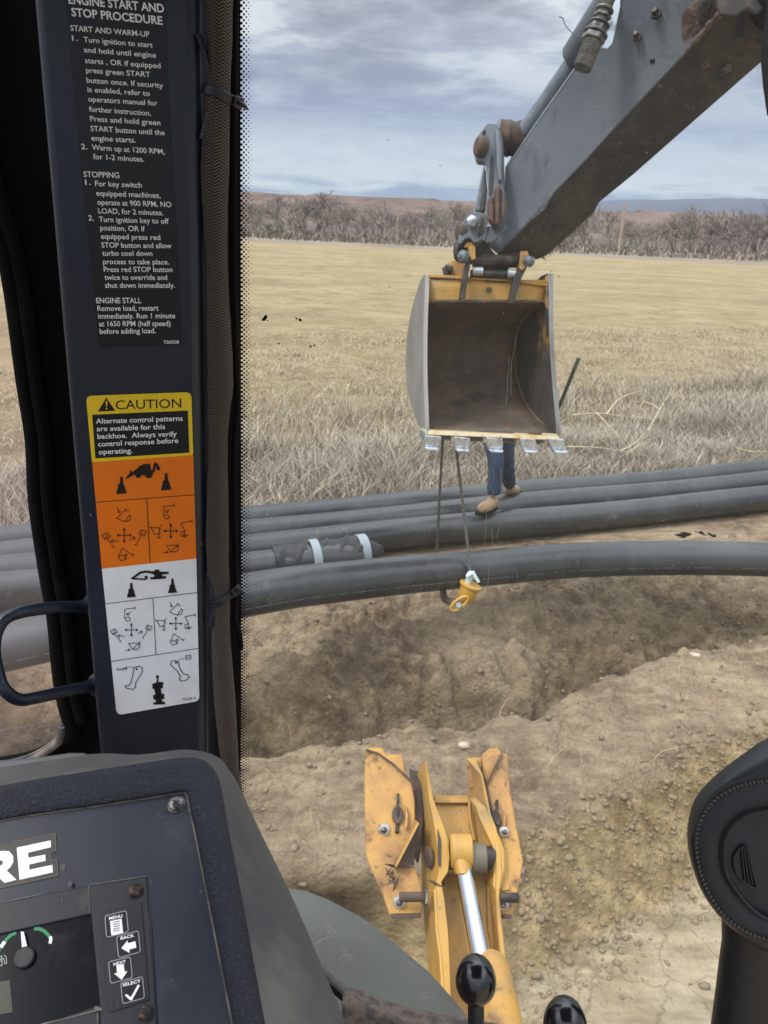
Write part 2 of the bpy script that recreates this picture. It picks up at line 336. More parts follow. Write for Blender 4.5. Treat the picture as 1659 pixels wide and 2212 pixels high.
def hgt(x, y):
    x = np.asarray(x, float); y = np.asarray(y, float)
    near = sstep(13, 8, y)
    nl = np.interp(x, NL[0], NL[1]) + 0.10 * fbm(x * 2.2, y * 0.4 + 3, 3) * 2
    nl = nl + np.clip(x - NL[0][-1], 0, 9) * .5 + np.clip(x - NL[0][0], -9, 0) * .12
    s = y - nl                                        # beyond the near lip
    wav = fbm(x * 1.3 + 5, y * 1.3, 4)
    prof = -0.46 * sstep(-0.03, 0.25, s) * sstep(1.35, 0.38, s + wav * 0.6)
    prof = prof + 0.07 * np.exp(-((s + 0.22) / 0.2) ** 2) + 0.05 * np.exp(-((s - 1.7) / 0.35) ** 2)
    pl = np.interp(x, PL[0], PL[1]) + np.clip(x - PL[0][-1], 0, 9) * .5 + 0.07 * fbm(x * 3.1, y * .2, 3) * 2
    q = pl - y
    wid = 0.24 + 0.40 * sstep(-0.1, 0.6, x)
    pit = -(0.55 + .3 * sstep(.5, -.1, x)) * sstep(0.0, 1.0, q / wid)
    slope = np.clip(q / wid, 0, 1) * np.clip(1.25 - q / wid, 0, 1)
    rough = fbm(x * 5, y * 5, 5, .6)
    floor = sstep(0.8, 1.1, q / wid)
    h = prof + pit
    band = np.exp(-((s - 0.7) / 0.9) ** 2)
    rough2 = np.abs(fbm(x * 2.6 + 2, y * 3.1, 5, .62)) * 2
    h = h + near * (0.05 + .20 * band) * (rough2 - .25) * (1 - floor) * sstep(-.25, .15, s)
    h = h + near * ((0.075 + 0.14 * band) * rough * (1 - 0.85 * floor) + 0.24 * slope * fbm(x * 8, y * 2.0, 4, .6) + 0.045 * wav * (1 - floor))
    lump = sstep(.02, .16, fbm(x * 7.5, y * 7.5, 2, .5)) * .5 + sstep(.03, .2, fbm(x * 17 + 4, y * 17, 2, .5)) * .3
    h = h + near * (1 - .9 * floor) * (0.030 + 0.045 * band) * lump
    far = sstep(8, 14, y)
    h = h + far * 0.10 * fbm(x * 0.25, y * 0.25, 3) + 0.02 * fbm(x * 2.3, y * 2.3, 2)
    # level pad under the stored pipes
    padc = 6.1 + (x + 1.1) * 0.415
    pad = np.exp(-((y - padc - .3) / 0.9) ** 4)
    h = h * (1 - 0.9 * pad) - 0.02 * pad
    return h
def grid_axis(segs):
    out = [segs[0][0]]
    for a, b, st in segs:
        n = max(1, int(round((b - a) / st))); out += list(np.linspace(a, b, n + 1)[1:])
    return np.array(out)
def geo(a, b, k): return list(a * (b / a) ** (np.arange(1, k + 1) / k))
xs = grid_axis([(-7, -3.4, .07), (-3.4, -1.3, .035), (-1.3, 3.4, .018), (3.4, 8, .06), (8, 14, .2)])
xs = np.concatenate([-np.array(geo(7, 3200, 26))[::-1], xs, np.array(geo(14, 3200, 24))])
ys = grid_axis([(0.2, 2.0, .05), (2.0, 6.2, .018), (6.2, 9, .05), (9, 16, .14)])
ys = np.concatenate([[-60, -20, -6, -2, -.6], ys, np.array(geo(16, 3400, 60))])
X, Y = np.meshgrid(xs, ys); Z = hgt(X, Y)
nx, ny = len(xs), len(ys)
me = bpy.data.meshes.new('ground')
co = np.stack([X.ravel(), Y.ravel(), Z.ravel()], 1)
ii = np.arange((ny - 1) * (nx - 1)); a0 = (ii // (nx - 1)) * nx + ii % (nx - 1)
quads = np.stack([a0, a0 + 1, a0 + nx + 1, a0 + nx], 1)
def fast_mesh(me, co, quads, k=4):
    me.vertices.add(len(co)); me.vertices.foreach_set('co', co.astype(np.float32).ravel())
    me.loops.add(len(quads) * k); me.loops.foreach_set('vertex_index', quads.astype(np.int32).ravel())
    me.polygons.add(len(quads)); me.polygons.foreach_set('loop_start', np.arange(0, len(quads) * k, k, dtype=np.int32))
    me.polygons.foreach_set('loop_total', np.full(len(quads), k, dtype=np.int32))
    me.update(calc_edges=True); me.validate()
fast_mesh(me, co, quads)
me.polygons.foreach_set('use_smooth', [True] * len(me.polygons))
ground = bpy.data.objects.new('ground', me); COL.objects.link(ground); tag(ground, kind='structure')

gm = bpy.data.materials.new('ground_soil_and_field'); gm.use_nodes = True; t = gm.node_tree; bs = t.nodes['Principled BSDF']
tcg = t.nodes.new('ShaderNodeTexCoord'); vec = tcg.outputs['Object']
sg = t.nodes.new('ShaderNodeSeparateXYZ'); t.links.new(vec, sg.inputs[0])
# dirt
d1 = ramp(t, noise(t, vec, 1.1, 6, .6, .3), [(0.34, srgb(128, 110, 94)), (0.48, srgb(164, 146, 124)), (0.64, srgb(190, 173, 148))])
d1 = mix(t, ramp(t, noise(t, vec, 9, 6, .7), [(0.46, 0.0), (0.66, 0.85)]), d1, srgb(192, 174, 144))
d1 = mix(t, ramp(t, noise(t, vec, 28, 5, .7), [(0.54, 0.0), (0.66, 0.4)]), d1, srgb(112, 96, 80))
dz = ramp(t, mth(t, 'ADD', sg.outputs[2], mth(t, 'MULTIPLY', mth(t, 'SUBTRACT', noise(t, vec, 3, 4), .5), .25)), [(-0.0, 0.0), (1.0, 1.0)])
# darker soil colour in the trench, growing with depth below grade away from the pit
mr = t.nodes.new('ShaderNodeMapRange'); mr.inputs[1].default_value = -0.10; mr.inputs[2].default_value = -0.34; t.links.new(sg.outputs[2], mr.inputs[0])
ymask = t.nodes.new('ShaderNodeMapRange'); ymask.inputs[1].default_value = 3.45; ymask.inputs[2].default_value = 3.8; t.links.new(mth(t, 'SUBTRACT', sg.outputs[1], mth(t, 'MULTIPLY', sg.outputs[0], 0.35)), ymask.inputs[0])
d1 = mix(t, mth(t, 'MULTIPLY', mth(t, 'MULTIPLY', mr.outputs[0], ymask.outputs[0]), 0.75), d1, ramp(t, noise(t, vec, 4, 6, .65), [(.38, srgb(98, 86, 70)), (.6, srgb(150, 134, 110))]))
# golden pit wall / pale dry floor
pit = t.nodes.new('ShaderNodeMapRange'); pit.inputs[1].default_value = -0.02; pit.inputs[2].default_value = -0.12; t.links.new(sg.outputs[2], pit.inputs[0])
ym2 = mth(t, 'SUBTRACT', 1.0, ymask.outputs[0])
d1 = mix(t, mth(t, 'MULTIPLY', mth(t, 'MULTIPLY', pit.outputs[0], ym2), 0.8), d1, ramp(t, noise(t, vec, 6, 6, .65), [(.38, srgb(160, 138, 96)), (.6, srgb(208, 186, 142))]))
fl = t.nodes.new('ShaderNodeMapRange'); fl.inputs[1].default_value = -0.49; fl.inputs[2].default_value = -0.535; t.links.new(sg.outputs[2], fl.inputs[0])
d1 = mix(t, mth(t, 'MULTIPLY', mth(t, 'MULTIPLY', fl.outputs[0], ym2), 0.9), d1, ramp(t, noise(t, vec, 3.5, 7, .6), [(.40, srgb(190, 174, 146)), (.6, srgb(216, 203, 176))]))
pit_shade = t.nodes.new('ShaderNodeMapRange'); pit_shade.inputs[1].default_value = .32; pit_shade.inputs[2].default_value = .02; t.links.new(mth(t, 'ADD', sg.outputs[0], mth(t, 'MULTIPLY', noise(t, vec, 5, 4), .2)), pit_shade.inputs[0])
d1 = mix(t, mth(t, 'MULTIPLY', mth(t, 'MULTIPLY', pit.outputs[0], ym2), mth(t, 'MULTIPLY', pit_shade.outputs[0], 1.0)), d1, srgb(88, 74, 58))  # dark brown paints the shade on the pit wall beneath the boom
# field
v2 = t.nodes.new('ShaderNodeMapping'); v2.inputs['Scale'].default_value = (0.8, 1, 1); v2.inputs['Rotation'].default_value = (0, 0, R(-6)); t.links.new(vec, v2.inputs[0])
g1 = ramp(t, noise(t, v2.outputs[0], 0.22, 8, .62), [(0.34, srgb(164, 149, 118)), (0.5, srgb(182, 167, 132)), (0.64, srgb(196, 181, 146))])
g1 = mix(t, ramp(t, noise(t, vec, 0.9, 8, .7), [(0.46, 0.0), (0.66, 0.7)]), g1, srgb(140, 126, 94))
g1 = mix(t, ramp(t, noise(t, vec, 3.4, 8, .7), [(0.50, 0.0), (0.68, 0.6)]), g1, srgb(206, 192, 156))
g1 = mix(t, ramp(t, noise(t, vec, 14, 5, .7), [(0.52, 0.0), (0.7, 0.55)]), g1, srgb(126, 112, 86))
# weedy strip near the pipes greyer
wd = t.nodes.new('ShaderNodeMapRange'); wd.inputs[1].default_value = 17; wd.inputs[2].default_value = 9.5; t.links.new(mth(t, 'SUBTRACT', sg.outputs[1], mth(t, 'MULTIPLY', sg.outputs[0], 0.5)), wd.inputs[0])
g1 = mix(t, mth(t, 'MULTIPLY', wd.outputs[0], 0.75), g1, ramp(t, noise(t, vec, 2.5, 7, .7), [(0.35, srgb(112, 98, 82)), (0.62, srgb(176, 162, 136))]))
# pale stubble line and grey brush ground far off
yd = mth(t, 'ADD', sg.outputs[1], mth(t, 'MULTIPLY', sg.outputs[0], -0.05))
ydn = mth(t, 'ADD', yd, mth(t, 'MULTIPLY', mth(t, 'SUBTRACT', noise(t, vec, .03, 5), .5), 26))
fz = t.nodes.new('ShaderNodeMapRange'); fz.inputs[1].default_value = 104; fz.inputs[2].default_value = 112; t.links.new(ydn, fz.inputs[0])
brush = ramp(t, noise(t, v2.outputs[0], .12, 8, .7), [(0.36, srgb(140, 128, 116)), (0.6, srgb(176, 164, 150))])
fz2 = t.nodes.new('ShaderNodeMapRange'); fz2.inputs[1].default_value = 138; fz2.inputs[2].default_value = 156; t.links.new(ydn, fz2.inputs[0]); brush = mix(t, fz2.outputs[0], brush, srgb(108, 99, 92))
g1 = mix(t, fz.outputs[0], g1, brush)
# pale strip
st = ramp(t, mth(t, 'ABSOLUTE', mth(t, 'SUBTRACT', yd, 74)), [(0.0, 0.8), (1.0, 0.0)])
st = mth(t, 'MULTIPLY', st, 1.0)
# dirt / field boundary
bd = mth(t, 'SUBTRACT', sg.outputs[1], mth(t, 'MULTIPLY', sg.outputs[0], 0.415))
bd = mth(t, 'ADD', bd, mth(t, 'MULTIPLY', mth(t, 'SUBTRACT', noise(t, vec, 1.6, 6, .6), .5), 1.6))
fm = t.nodes.new('ShaderNodeMapRange'); fm.inputs[1].default_value = 7.3; fm.inputs[2].default_value = 7.75; t.links.new(bd, fm.inputs[0])
v3 = t.nodes.new('ShaderNodeMapping'); v3.inputs['Scale'].default_value = (1.2, 6, 2); v3.inputs['Rotation'].default_value = (0, 0, R(-20)); t.links.new(vec, v3.inputs[0])
vc = t.nodes.new('ShaderNodeTexVoronoi'); vc.feature = 'DISTANCE_TO_EDGE'; vc.inputs['Scale'].default_value = 3.2; vw = t.nodes.new('ShaderNodeVectorMath'); vw.operation = 'ADD'; vn_ = t.nodes.new('ShaderNodeTexNoise'); vn_.inputs['Scale'].default_value = 5; t.links.new(vec, vn_.inputs['Vector']); vs_ = t.nodes.new('ShaderNodeVectorMath'); vs_.operation = 'SCALE'; vs_.inputs['Scale'].default_value = .25; t.links.new(vn_.outputs['Color'], vs_.inputs[0]); t.links.new(vec, vw.inputs[0]); t.links.new(vs_.outputs[0], vw.inputs[1]); t.links.new(vw.outputs[0], vc.inputs['Vector'])
crack = mth(t, 'MULTIPLY', mth(t, 'MULTIPLY', ramp(t, vc.outputs['Distance'], [(0.0, .42), (.035, 0.0)]), fl.outputs[0]), ym2)
d1 = mix(t, crack, d1, srgb(120, 106, 84))
smear = ramp(t, noise(t, v3.outputs[0], 2.2, 7, .62), [(.36, 0.74), (.5, 1.0), (.64, 1.2)])
d1 = mix(t, 1.0, d1, smear, 'MULTIPLY')
d1 = mix(t, 1.0, d1, (0.82, 0.785, 0.74), 'MULTIPLY')
allc = mix(t, fm.outputs[0], d1, g1)
g1m = None
allc = mix(t, fm.outputs[0], d1, mix(t, 1.0, g1, (0.70, 0.665, 0.63), 'MULTIPLY'))
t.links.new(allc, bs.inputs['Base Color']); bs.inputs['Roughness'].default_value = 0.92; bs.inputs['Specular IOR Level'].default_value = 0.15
b1 = mth(t, 'MULTIPLY', noise(t, vec, 11, 9, .72), 0.085); b2 = mth(t, 'MULTIPLY', noise(t, vec, 90, 4, .6), 0.006)
vr = t.nodes.new('ShaderNodeTexVoronoi'); vr.inputs['Scale'].default_value = 34; t.links.new(vec, vr.inputs['Vector'])
b3 = mth(t, 'MULTIPLY', vr.outputs['Distance'], -0.02)
bn = t.nodes.new('ShaderNodeBump'); bn.inputs['Distance'].default_value = 1.0; bn.inputs['Strength'].default_value = 0.9
t.links.new(mth(t, 'ADD', mth(t, 'ADD', b1, b2), b3), bn.inputs['Height']); t.links.new(bn.outputs[0], bs.inputs['Normal'])
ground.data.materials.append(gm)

# clods of broken soil: uncountable
def clods(n, name, material, region, smin, smax, seed):
    r = np.random.default_rng(seed); P = region(r, n); n = len(P)
    phi = (1 + 5 ** .5) / 2
    iv = np.array([(-1, phi, 0), (1, phi, 0), (-1, -phi, 0), (1, -phi, 0), (0, -1, phi), (0, 1, phi), (0, -1, -phi), (0, 1, -phi), (phi, 0, -1), (phi, 0, 1), (-phi, 0, -1), (-phi, 0, 1)]) / 1.9
    fc = np.array([(0, 11, 5), (0, 5, 1), (0, 1, 7), (0, 7, 10), (0, 10, 11), (1, 5, 9), (5, 11, 4), (11, 10, 2), (10, 7, 6), (7, 1, 8), (3, 9, 4), (3, 4, 2), (3, 2, 6), (3, 6, 8), (3, 8, 9), (4, 9, 5), (2, 4, 11), (6, 2, 10), (8, 6, 7), (9, 8, 1)])
    s = smin * (smax / smin) ** (r.random(n) ** 3.4)
    V = iv[None] * (1 + .35 * (r.random((n, 12, 1)) - .5) * 2) * s[:, None, None] * (0.7 + .6 * r.random((n, 1, 3))) * np.array([1, 1, .7])
    an = r.random(n) * 6.28; c, sn = np.cos(an), np.sin(an)
    V = np.stack([V[..., 0] * c[:, None] - V[..., 1] * sn[:, None], V[..., 0] * sn[:, None] + V[..., 1] * c[:, None], V[..., 2]], -1)
    V = V + np.stack([P[:, 0], P[:, 1], hgt(P[:, 0], P[:, 1]) + s * .2], 1)[:, None]
    F = fc[None] + (np.arange(n) * 12)[:, None, None]
    me = bpy.data.meshes.new(name); fast_mesh(me, V.reshape(-1, 3), F.reshape(-1, 3), 3)
    me.materials.append(material); o = bpy.data.objects.new(name, me); COL.objects.link(o); return tag(o, kind='stuff')
def reg_pit(r, n):
    x = r.uniform(.3, 2.6, n); f = r.beta(2.2, 3.4, n) * 1.5
    y = np.interp(x, PL[0], PL[1]) - f * (0.24 + 0.40 * sstep(-0.1, 0.6, x)); return np.stack([x, y], 1)
def reg_all(r, n):
    x = r.uniform(-4.5, 5, n); y = r.uniform(2.6, 6.4, n); k = (vnoise(x * 1.2, y * 1.2) > r.random(n) * .9) & (y < 5.9 + .4 * x); return np.stack([x[k], y[k]], 1)
M['clod'] = mat('dry_soil_clod', tuple(.62 * v for v in srgb(172, 152, 122)), 0.95, 0, [(tuple(.62 * v for v in srgb(160, 142, 114)), 7, 0.4, 0.65)], spec=.15, bump=[(60, .004)])
M['clod2'] = mat('brown_soil_clod', tuple(.60 * v for v in srgb(160, 142, 120)), 0.95, 0, [(tuple(.62 * v for v in srgb(172, 154, 130)), 2.5, 0.45, 0.6)], spec=.15, bump=[(60, .004)])
clods(3600, 'pit_clods', M['clod'], reg_pit, .003, .024, 3)
clods(12000, 'soil_clods', M['clod2'], reg_all, .003, .026, 4)

# dry grass and stubble
def blades(name, n, region, hmin, hmax, wid, bend, cols, seed, clump=0.0):
    r = np.random.default_rng(seed); P = region(r, n); n = len(P)
    if clump:
        c = P[r.integers(0, n, n // 14)]; idx = r.integers(0, len(c), n); k = r.random(n) < .75
        P = np.where(k[:, None], c[idx] + r.normal(0, clump, (n, 2)), P)
    h = r.uniform(hmin, hmax, n) * (0.35 + 1.2 * vnoise(P[:, 0] * 1.1 + 3, P[:, 1] * 1.1)); an = r.random(n) * 6.283
    dx, dy = np.cos(an), np.sin(an); b = h * r.uniform(.15, 1, n) * bend; wx, wy = -np.sin(an + r.normal(0, .8, n)) * wid, np.cos(an) * wid
    wx = np.where(np.abs(wx) < wid * .4, wid * .4, wx); z0 = hgt(P[:, 0], P[:, 1]) - .01
    rows = []
    for tt, ww in ((0, 1), (.4, .8), (.75, .5), (1, .12)):
        cx = P[:, 0] + dx * b * tt * tt; cy = P[:, 1] + dy * b * tt * tt; cz = z0 + h * (tt - .22 * bend * tt * tt)
        rows += [np.stack([cx - wx * ww, cy - wy * ww, cz], 1), np.stack([cx + wx * ww, cy + wy * ww, cz], 1)]
    V = np.stack(rows, 1); q = np.array([(0, 1, 3, 2), (2, 3, 5, 4), (4, 5, 7, 6)])
    F = q[None] + (np.arange(n) * 8)[:, None, None]
    me = bpy.data.meshes.new(name); fast_mesh(me, V.reshape(-1, 3), F.reshape(-1, 4), 4)
    c = np.array(cols); ci = c[r.integers(0, len(c), n)] * (0.8 + .4 * r.random((n, 1)))
    at = me.color_attributes.new('tint', 'FLOAT_COLOR', 'POINT'); a = np.ones((n, 8, 4)); a[..., :3] = ci[:, None]; at.data.foreach_set('color', a.ravel())
    me.materials.append(M['blade']); o = bpy.data.objects.new(name, me); COL.objects.link(o); return tag(o, kind='stuff')
bm_ = bpy.data.materials.new('dry_blade'); bm_.use_nodes = True; bt = bm_.node_tree; bb = bt.nodes['Principled BSDF']
ca = bt.nodes.new('ShaderNodeAttribute'); ca.attribute_name = 'tint'; bt.links.new(ca.outputs['Color'], bb.inputs['Base Color']); bb.inputs['Roughness'].default_value = .85; bb.inputs['Specular IOR Level'].default_value = .1
M['blade'] = bm_
tall = [srgb(168, 157, 142), srgb(184, 173, 154), srgb(142, 133, 121), srgb(198, 187, 165), srgb(154, 145, 131), srgb(118, 110, 102)]
short = [srgb(160, 146, 116), srgb(174, 160, 128), srgb(138, 124, 98), srgb(186, 174, 146)]
def line_reg(lo, hi, xa, xb, power=1.0, fade=0):
    def f(r, n):
        x = r.uniform(xa, xb, n) if not fade else xa + (xb - xa) * r.random(n) ** .55; y = 7.55 + .415 * x + lo + (hi - lo) * r.random(n) ** power; return np.stack([x, y], 1)
    return f
blades('tall_dry_grass', 60000, line_reg(0.0, 2.6, -4.2, 6.8), .12, .42, .0032, 1.0, tall, 11, .10)
blades('tall_dry_grass', 26000, line_reg(.6, 5.5, -3.0, 8.5, 1.6, 1), .16, .50, .004, 1.1, tall, 12, .12)
blades('short_dry_grass', 60000, line_reg(2.0, 15, -7, 15, 1.3), .03, .13, .006, 1.4, short + tall[:4], 13, .16)
def patch(r, n):
    p = G(1500, 1018); return np.stack([r.normal(p.x, .55, n), r.normal(p.y + .05, .13, n)], 1)
blades('straw_litter', 2500, patch, .02, .12, .004, 2.4, [srgb(206, 180, 132), srgb(186, 156, 112)], 14)
def lone(r, n):
    pts = [G(a, b) for a, b in ((1060, 1560), (1100, 1500), (1470, 1500), (1200, 1480), (1230, 1660), (640, 1600), (1380, 1640), (1560, 1430), (720, 1800))]
    i = r.integers(0, len(pts), n); return np.stack([np.array([p.x for p in pts])[i] + r.normal(0, .10, n), np.array([p.y for p in pts])[i] + r.normal(0, .05, n)], 1)
blades('dry_weed_stalks', 110, lone, .06, .2, .0018, 1.6, [srgb(176, 160, 130), srgb(130, 112, 90)], 15)

# ------------------------------------------------------------------ hills
def ridge(name, y0, dep, x0, x1, hf, material, nxx=260, nyy=36, seed=0):
    xx = np.linspace(x0, x1, nxx); tt = np.linspace(0, 1, nyy); XX, TT = np.meshgrid(xx, tt)
    H = hf(XX)
    prof = sstep(0, .5, TT + .25 * fbm(XX * .012 + seed, TT * 3, 4)) * (1 - .5 * sstep(.8, 1, TT))
    ZZ = H * prof + 4 * fbm(XX * .03 + seed, TT * 8, 4) * sstep(0, .2, TT) - 1.5 * (1 - sstep(0, .12, TT))
    YY = y0 + dep * TT + 30 * fbm(XX * .006 + seed, TT, 3)
    me = bpy.data.meshes.new(name); co = np.stack([XX.ravel(), YY.ravel(), ZZ.ravel()], 1)
    i = np.arange((nyy - 1) * (nxx - 1)); a = (i // (nxx - 1)) * nxx + i % (nxx - 1)
    fast_mesh(me, co, np.stack([a, a + 1, a + nxx + 1, a + nxx], 1)); me.polygons.foreach_set('use_smooth', [True] * len(me.polygons)); me.materials.append(material)
    o = bpy.data.objects.new(name, me); COL.objects.link(o); return tag(o, kind='structure')
M['hill'] = mat('red_brown_hill', srgb(100, 86, 80), .95, 0, [(srgb(118, 104, 96), .02, .42, .6), (srgb(88, 66, 62), .05, .5, .7)], spec=.1)
ridge('hills', 560, 260, -500, 900, lambda x: 23 + 3 * fbm(x * .006, x * 0, 4) + .5 - .004 * np.clip(x, 0, 400) + 1.5 * np.round(fbm(x * .02 + 8, x * 0, 2) * 3), M['hill'], seed=3)
M['mount'] = mat('haze_blue_mountain', srgb(104, 108, 118), 1.0, 0, spec=0)  # bluish base colour stands in for the haze of distance
ridge('mountains', 2400, 500, -100, 1500, lambda x: 84 + .055 * (x - 250) + 12 * fbm(x * .004, x * 0, 3), M['mount'], 120, 14, seed=9)

# ------------------------------------------------------------------ bare trees
def bare_tree(seed, H=8.0, spread=1.0, dens=1.0):
    r = random.Random(seed); segs = []
    def grow(p, d, ln, rad, lev):
        k = 3 if lev < 2 else 2; q = p
        for i in range(k):
            d = (d + Vector((r.gauss(0, .16), r.gauss(0, .16), .05 + r.gauss(0, .08)))).normalized()
            n = q + d * (ln / k); segs.append((q, n, rad * (1 - .3 * i / k), rad * (1 - .3 * (i + 1) / k))); q = n
            if lev >= 1 and lev < 4 and r.random() < .6 * dens: branch(q, d, ln * .55, rad * .5, lev + 1)
        if lev < 4:
            for j in range(3 if lev < 2 else 2 + (r.random() < .5 * dens)): branch(q, d, ln * r.uniform(.58, .78), rad * .62, lev + 1)
    def branch(p, d, ln, rad, lev):
        ax = Vector((r.gauss(0, 1), r.gauss(0, 1), r.gauss(0, .5))).normalized()
        nd_ = (d * .8 + ax * .75 * spread + Vector((0, 0, .12))).normalized(); grow(p, nd_, ln, rad, lev)
    for s_ in range(r.choice([1, 2, 2, 3])):
        grow(Vector((r.gauss(0, .3), r.gauss(0, .3), 0)), Vector((r.gauss(0, .2), r.gauss(0, .2), 1)).normalized(), H * .3, H * .022, 0)
    P = np.array([[*a, *b] for a, b, _, _ in segs]); Rr = np.array([(max(c, .022), max(d, .018)) for _, _, c, d in segs])
    A = P[:, :3]; B = P[:, 3:]; D = B - A; D /= np.linalg.norm(D, axis=1)[:, None] + 1e-9
    T = np.cross(D, np.array([.3, .9, .2])); T /= np.linalg.norm(T, axis=1)[:, None]; U = np.cross(D, T)
    V = []
    for C, rr in ((A, Rr[:, 0]), (B, Rr[:, 1])):
        for k in range(3): V.append(C + (T * math.cos(2.094 * k) + U * math.sin(2.094 * k)) * rr[:, None])
    V = np.stack(V, 1); q = np.array([(0, 1, 4, 3), (1, 2, 5, 4), (2, 0, 3, 5)]); F = q[None] + (np.arange(len(P)) * 6)[:, None, None]
    return V.reshape(-1, 3), F.reshape(-1, 4)
temps = [bare_tree(s, 8, 1.0, 1.0) for s in range(6)]
def wood(name, spots, material):
    VV, FF, o = [], [], 0
    for (x, y, sc, k, a) in spots:
        V, F = temps[k]; c, s = math.cos(a), math.sin(a)
        Q = np.stack([(V[:, 0] * c - V[:, 1] * s) * sc * 1.25, (V[:, 0] * s + V[:, 1] * c) * sc * 1.25, V[:, 2] * sc], 1) + np.array([x, y, 0])
        VV.append(Q); FF.append(F + o); o += len(Q)
    me = bpy.data.meshes.new(name); fast_mesh(me, np.concatenate(VV), np.concatenate(FF), 4); me.materials.append(material)
    ob = bpy.data.objects.new(name, me); COL.objects.link(ob); return ob
rt = random.Random(5); spots = []
for row, (yy, n, s0) in enumerate(((166, 70, .5), (180, 60, .85), (192, 66, 1.15), (208, 66, 1.3), (228, 60, 1.45), (255, 60, 1.65))):
    for i in range(n):
        x = -90 + 330 * (i + rt.random()) / n; spots.append((x, yy + rt.gauss(0, 5) - .10 * (x - 0), s0 * (.68 + .6 * float(vnoise(np.array([x * .045 + 7]), np.array([row * .3]))[0])) * rt.choice([rt.uniform(.5, .8), rt.uniform(.8, 1.05), rt.uniform(.9, 1.25)]), rt.randrange(6), rt.random() * 6))
M['bark_far'] = mat('grey_bare_wood', srgb(158, 148, 138), .95, 0, [(srgb(128, 118, 112), .03, .42, .6)], spec=.1)
wd_ = wood('bare_woodland', spots, M['bark_far']); tag(wd_, kind='stuff')
# low brush under the woodland: uncountable
def brush_reg(r, n):
    x = r.uniform(-80, 230, n); return np.stack([x, 128 - .08 * x + 70 * r.random(n) ** 1.1], 1)
bl = blades('low_brush', 26000, brush_reg, .3, 1.3, .12, .9, [srgb(132, 122, 112), srgb(112, 104, 98), srgb(150, 140, 126)], 21, 1.6)
def single_tree(px_, base_y, h, seed, label):
    g = G(px_, base_y); V, F = bare_tree(seed, h, .8, 1.3)
    t0 = thing('bare_tree', (g.x, g.y, 0), label, 'tree', 'bare trees standing before the woodland')
    me = bpy.data.meshes.new('crown'); fast_mesh(me, V, F, 4); me.materials.append(M['bark'])
    o = bpy.data.objects.new('crown', me); COL.objects.link(o); o.parent = t0
    b = MB(); p0 = Vector(t0['_w']); b.tube([p0 - Vector((0, 0, .2)), p0 + Vector((.05, 0, h * .3))], [h * .03, h * .02], 8); b.build('trunk', M['bark'], t0)
single_tree(1272, 538, 9.0, 41, 'taller pale bare tree just right of the grey arm, beyond the field')
single_tree(640, 506, 7.0, 42, 'bare tree left of the utility pole at the far field edge')

# ------------------------------------------------------------------ utility poles
def pole(dx, y_base, y_top, r, label):
    g = G(dx, y_base); d = (g - EYE).dot(_f); h = (y_base - y_top) / FPX * d
    t0 = thing('utility_pole', (g.x, g.y, 0), label, 'utility pole', 'utility poles along the far field edge')
    b = MB(); b.tube([(g.x, g.y, -.3), (g.x, g.y, h)], [r * 1.15, r * .8], 10); b.build('pole_shaft', M['wood_pole'], t0)
    b = MB(); b.hexa([Vector((g.x - .5, g.y - .2, h - .55)), Vector((g.x + .5, g.y - .2, h - .55)), Vector((g.x + .5, g.y - .2, h - .45)), Vector((g.x - .5, g.y - .2, h - .45))],
                     [Vector((g.x - .5, g.y - .1, h - .55)), Vector((g.x + .5, g.y - .1, h - .55)), Vector((g.x + .5, g.y - .1, h - .45)), Vector((g.x - .5, g.y - .1, h - .45))]); b.build('crossarm', M['wood_pole'], t0)
    b = MB(); b.lathe((g.x + .02, g.y, h - .01), (0, 0, 1), [(.03, 0), (.07, .03), (.04, .08), (.06, .11), (.02, .17)], 10); b.build('insulator', M['stone'], t0)
pole(857, 518, 464, .26, 'pale wooden utility pole seen left of the bucket arm')
pole(1336, 546, 448, .26, 'slightly leaning wooden utility pole right of the grey arm')

# ------------------------------------------------------------------ pipes
PR = 0.14
def straight_pipe(label, y1, y2, xe=None, ext=14.0, group='grey pipes lying side by side behind the trench'):
    a = G(525, y1, PR); b = G(1659, y2, PR); d = (b - a).normalized()
    p0 = a - d * 7; p1 = b + d * ext
    if xe is not None: p1 = xe
    base = ((p0 + p1) / 2); mb = MB(); n = 60
    pts = [p0.lerp(p1, i / n) + Vector((0, 0, .012 * math.sin(i * .7 + y1))) for i in range(n + 1)]
    mb.tube(pts, PR, 40, 0, uv=False)
    t0 = thing('pipe', (base.x, base.y, 0), label, 'pipe', group)
    mb.build('pipe_wall', M['pipe'], t0)
    return t0, a, d, p1
_, pa, pdv, _ = straight_pipe('farthest dark grey pipe, against the tall dry grass', 1124, 1017)
straight_pipe('middle pipe of the three long ones, under the tan boot', 1155, 1042)
straight_pipe('nearest of the three long straight pipes, bare dirt in front of its right half', 1188, 1077)
# short pipe with a wrapped end
e1 = G(776, 1202, PR)
t4, a4, d4, _ = straight_pipe('short pipe whose end is wrapped in dark fabric, behind the curved pipe', 1224, 1112, xe=e1)
